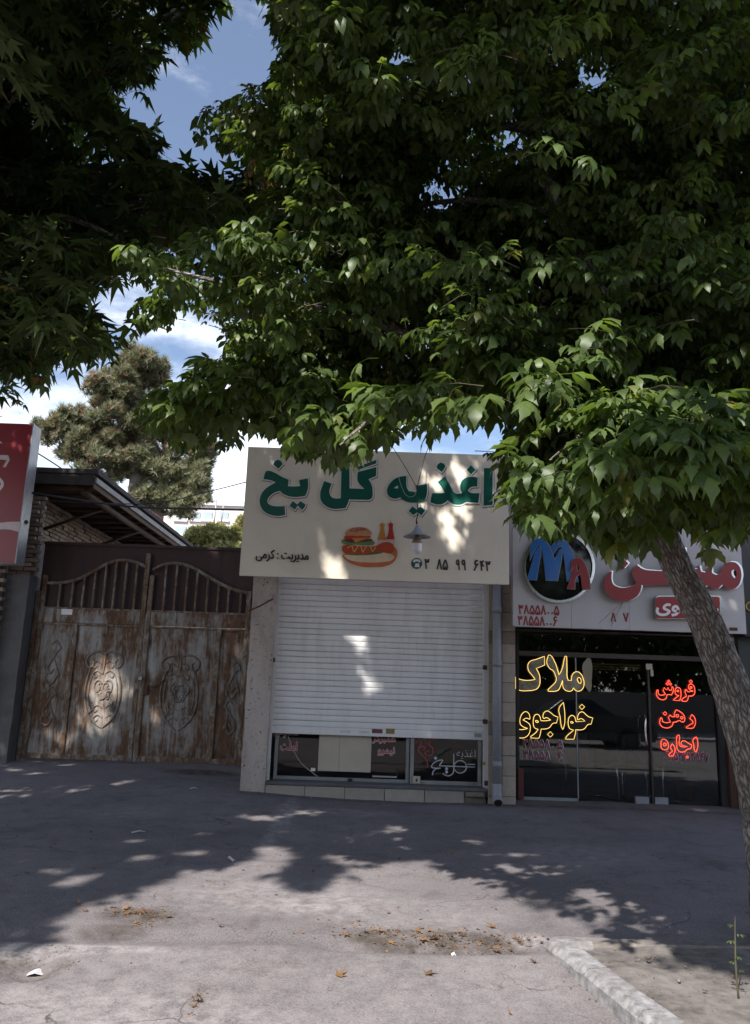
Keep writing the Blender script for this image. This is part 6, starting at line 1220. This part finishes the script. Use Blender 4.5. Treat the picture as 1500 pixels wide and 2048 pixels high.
lit_ = np.concatenate(lit_); zz = ground_z(lit_[:, 0], lit_[:, 1]) + np.where((lit_[:, 0] > 1.35) & (lit_[:, 1] < 5.3), .045, .005)
n_ = len(lit_); v, t, q, s = scatter(np.column_stack([lit_, zz]), rotmats(rng.uniform(0, 6.3, n_), rng.normal(0, .3, n_), rng.normal(0, .3, n_)), np.clip(rng.lognormal(-2.1, .55, n_), .04, .5), rng.random(n_)**.7, (TPl[1][0]*np.array([1, 1, -.6]), TPl[1][1], TPl[1][2]))
o = put('leaf_litter', mesh_np('leaf_litter', v, [t], s), M_dry); tag(o, 'scattered dry leaf crumbs in the gutter and on the pavement', 'leaf litter', kind='stuff')
def scrap(px, py, w, d, m, lab, rz=0.2, h=.006):
    g_ = on_ground(px, py); z_ = float(ground_z(g_[0], g_[1])[0])+.004
    V = [(-w/2, -d/2, 0), (0, -d/2, h*2), (w/2, -d/2, .002), (-w/2, d/2, h), (.1*w, d/2, h*3), (w/2, d/2, 0)]
    V += [(a, b_, c+.0012) for a, b_, c in V]; Fc = [(0, 3, 4, 1), (1, 4, 5, 2), (6, 7, 10, 9), (7, 8, 11, 10), (0, 1, 7, 6), (1, 2, 8, 7), (3, 9, 10, 4), (4, 10, 11, 5), (0, 6, 9, 3), (2, 5, 11, 8)]
    tag(put('paper_scrap', mesh('paper_scrap', V, Fc), m, None, (g_[0], g_[1], z_), (0, 0, rz)), lab, 'litter')
scrap(75, 1920, .085, .06, M_whitebd, 'crumpled white paper in the small hole at the left', .1, .006); scrap(385, 1607, .10, .03, M_whitebd, 'white paper slip near the gate patch', .3); scrap(276, 1677, .14, .03, M_whitebd, 'thin pale strip on the shaded pavement left', .6); scrap(463, 1730, .03, .14, M_whitebd, 'crumpled clear wrapper at the shadow edge', .5); scrap(908, 1889, .03, .03, M_white, 'tiny white scrap below the gutter leaves', 0)
sp0 = on_ground(1478, 2010); sap = empty('sapling', (sp0[0], sp0[1], 0.02), 'thin green sapling growing in the soil bed at the right edge', 'plant')
tube('stem', [(sp0[0], sp0[1], .02), (sp0[0]-.005, sp0[1], .2), (sp0[0]+.01, sp0[1]+.01, .42)], [.006, .005, .002], M_twig, sap, 6, 3)
sm_me = mesh_np('leaf', TH[1][0], [f for f in TH[1][1:] if len(f)], np.full(len(TH[1][0]), .7), True); sm_me.materials.append(M_leaf)
for i in range(7): put('leaf', sm_me, None, sap, (sp0[0], sp0[1], .16+.035*i), (0, -.2, 2.4*i), (.2+.01*i,)*3)
# rubble round the patch by the gate and along the wall foot
rb = []
for (px, py, sx_, sy_, n_) in ((395, 1578, .35, .2, 90), (760, 1603, 1.4, .06, 120), (1000, 1612, .4, .06, 40), (90, 1905, .2, .12, 60), (1300, 1960, .5, .5, 160), (60, 1545, .8, .3, 60)):
    g_ = on_ground(px, py, .1 if py < 1650 else 0); rb.append(np.stack([g_[0]+rng.normal(0, sx_, n_), g_[1]+rng.normal(0, sy_, n_)], -1))
rb = np.concatenate(rb); n_ = len(rb); pebV = np.array([(1, 0, 0), (-1, 0, 0), (0, .8, 0), (0, -.9, 0), (.1, 0, .7), (0, .1, -.6)]); pebT = np.array([(0, 2, 4), (2, 1, 4), (1, 3, 4), (3, 0, 4), (2, 0, 5), (1, 2, 5), (3, 1, 5), (0, 3, 5)])
v, t, q, s = scatter(np.column_stack([rb, ground_z(rb[:, 0], rb[:, 1])+np.where((rb[:, 0] > 1.35) & (rb[:, 1] < 5.3), .035, .002)]), rotmats(rng.uniform(0, 6, n_), rng.normal(0, .5, n_), rng.normal(0, .5, n_)), rng.lognormal(-5.3, .5, n_), rng.random(n_), (pebV, pebT, np.zeros((0, 4), int)))
tag(put('pebbles', mesh_np('pebbles', v, [t], s), M_mortar), 'small stones and crumbled concrete on the ground', 'pebbles', kind='stuff')
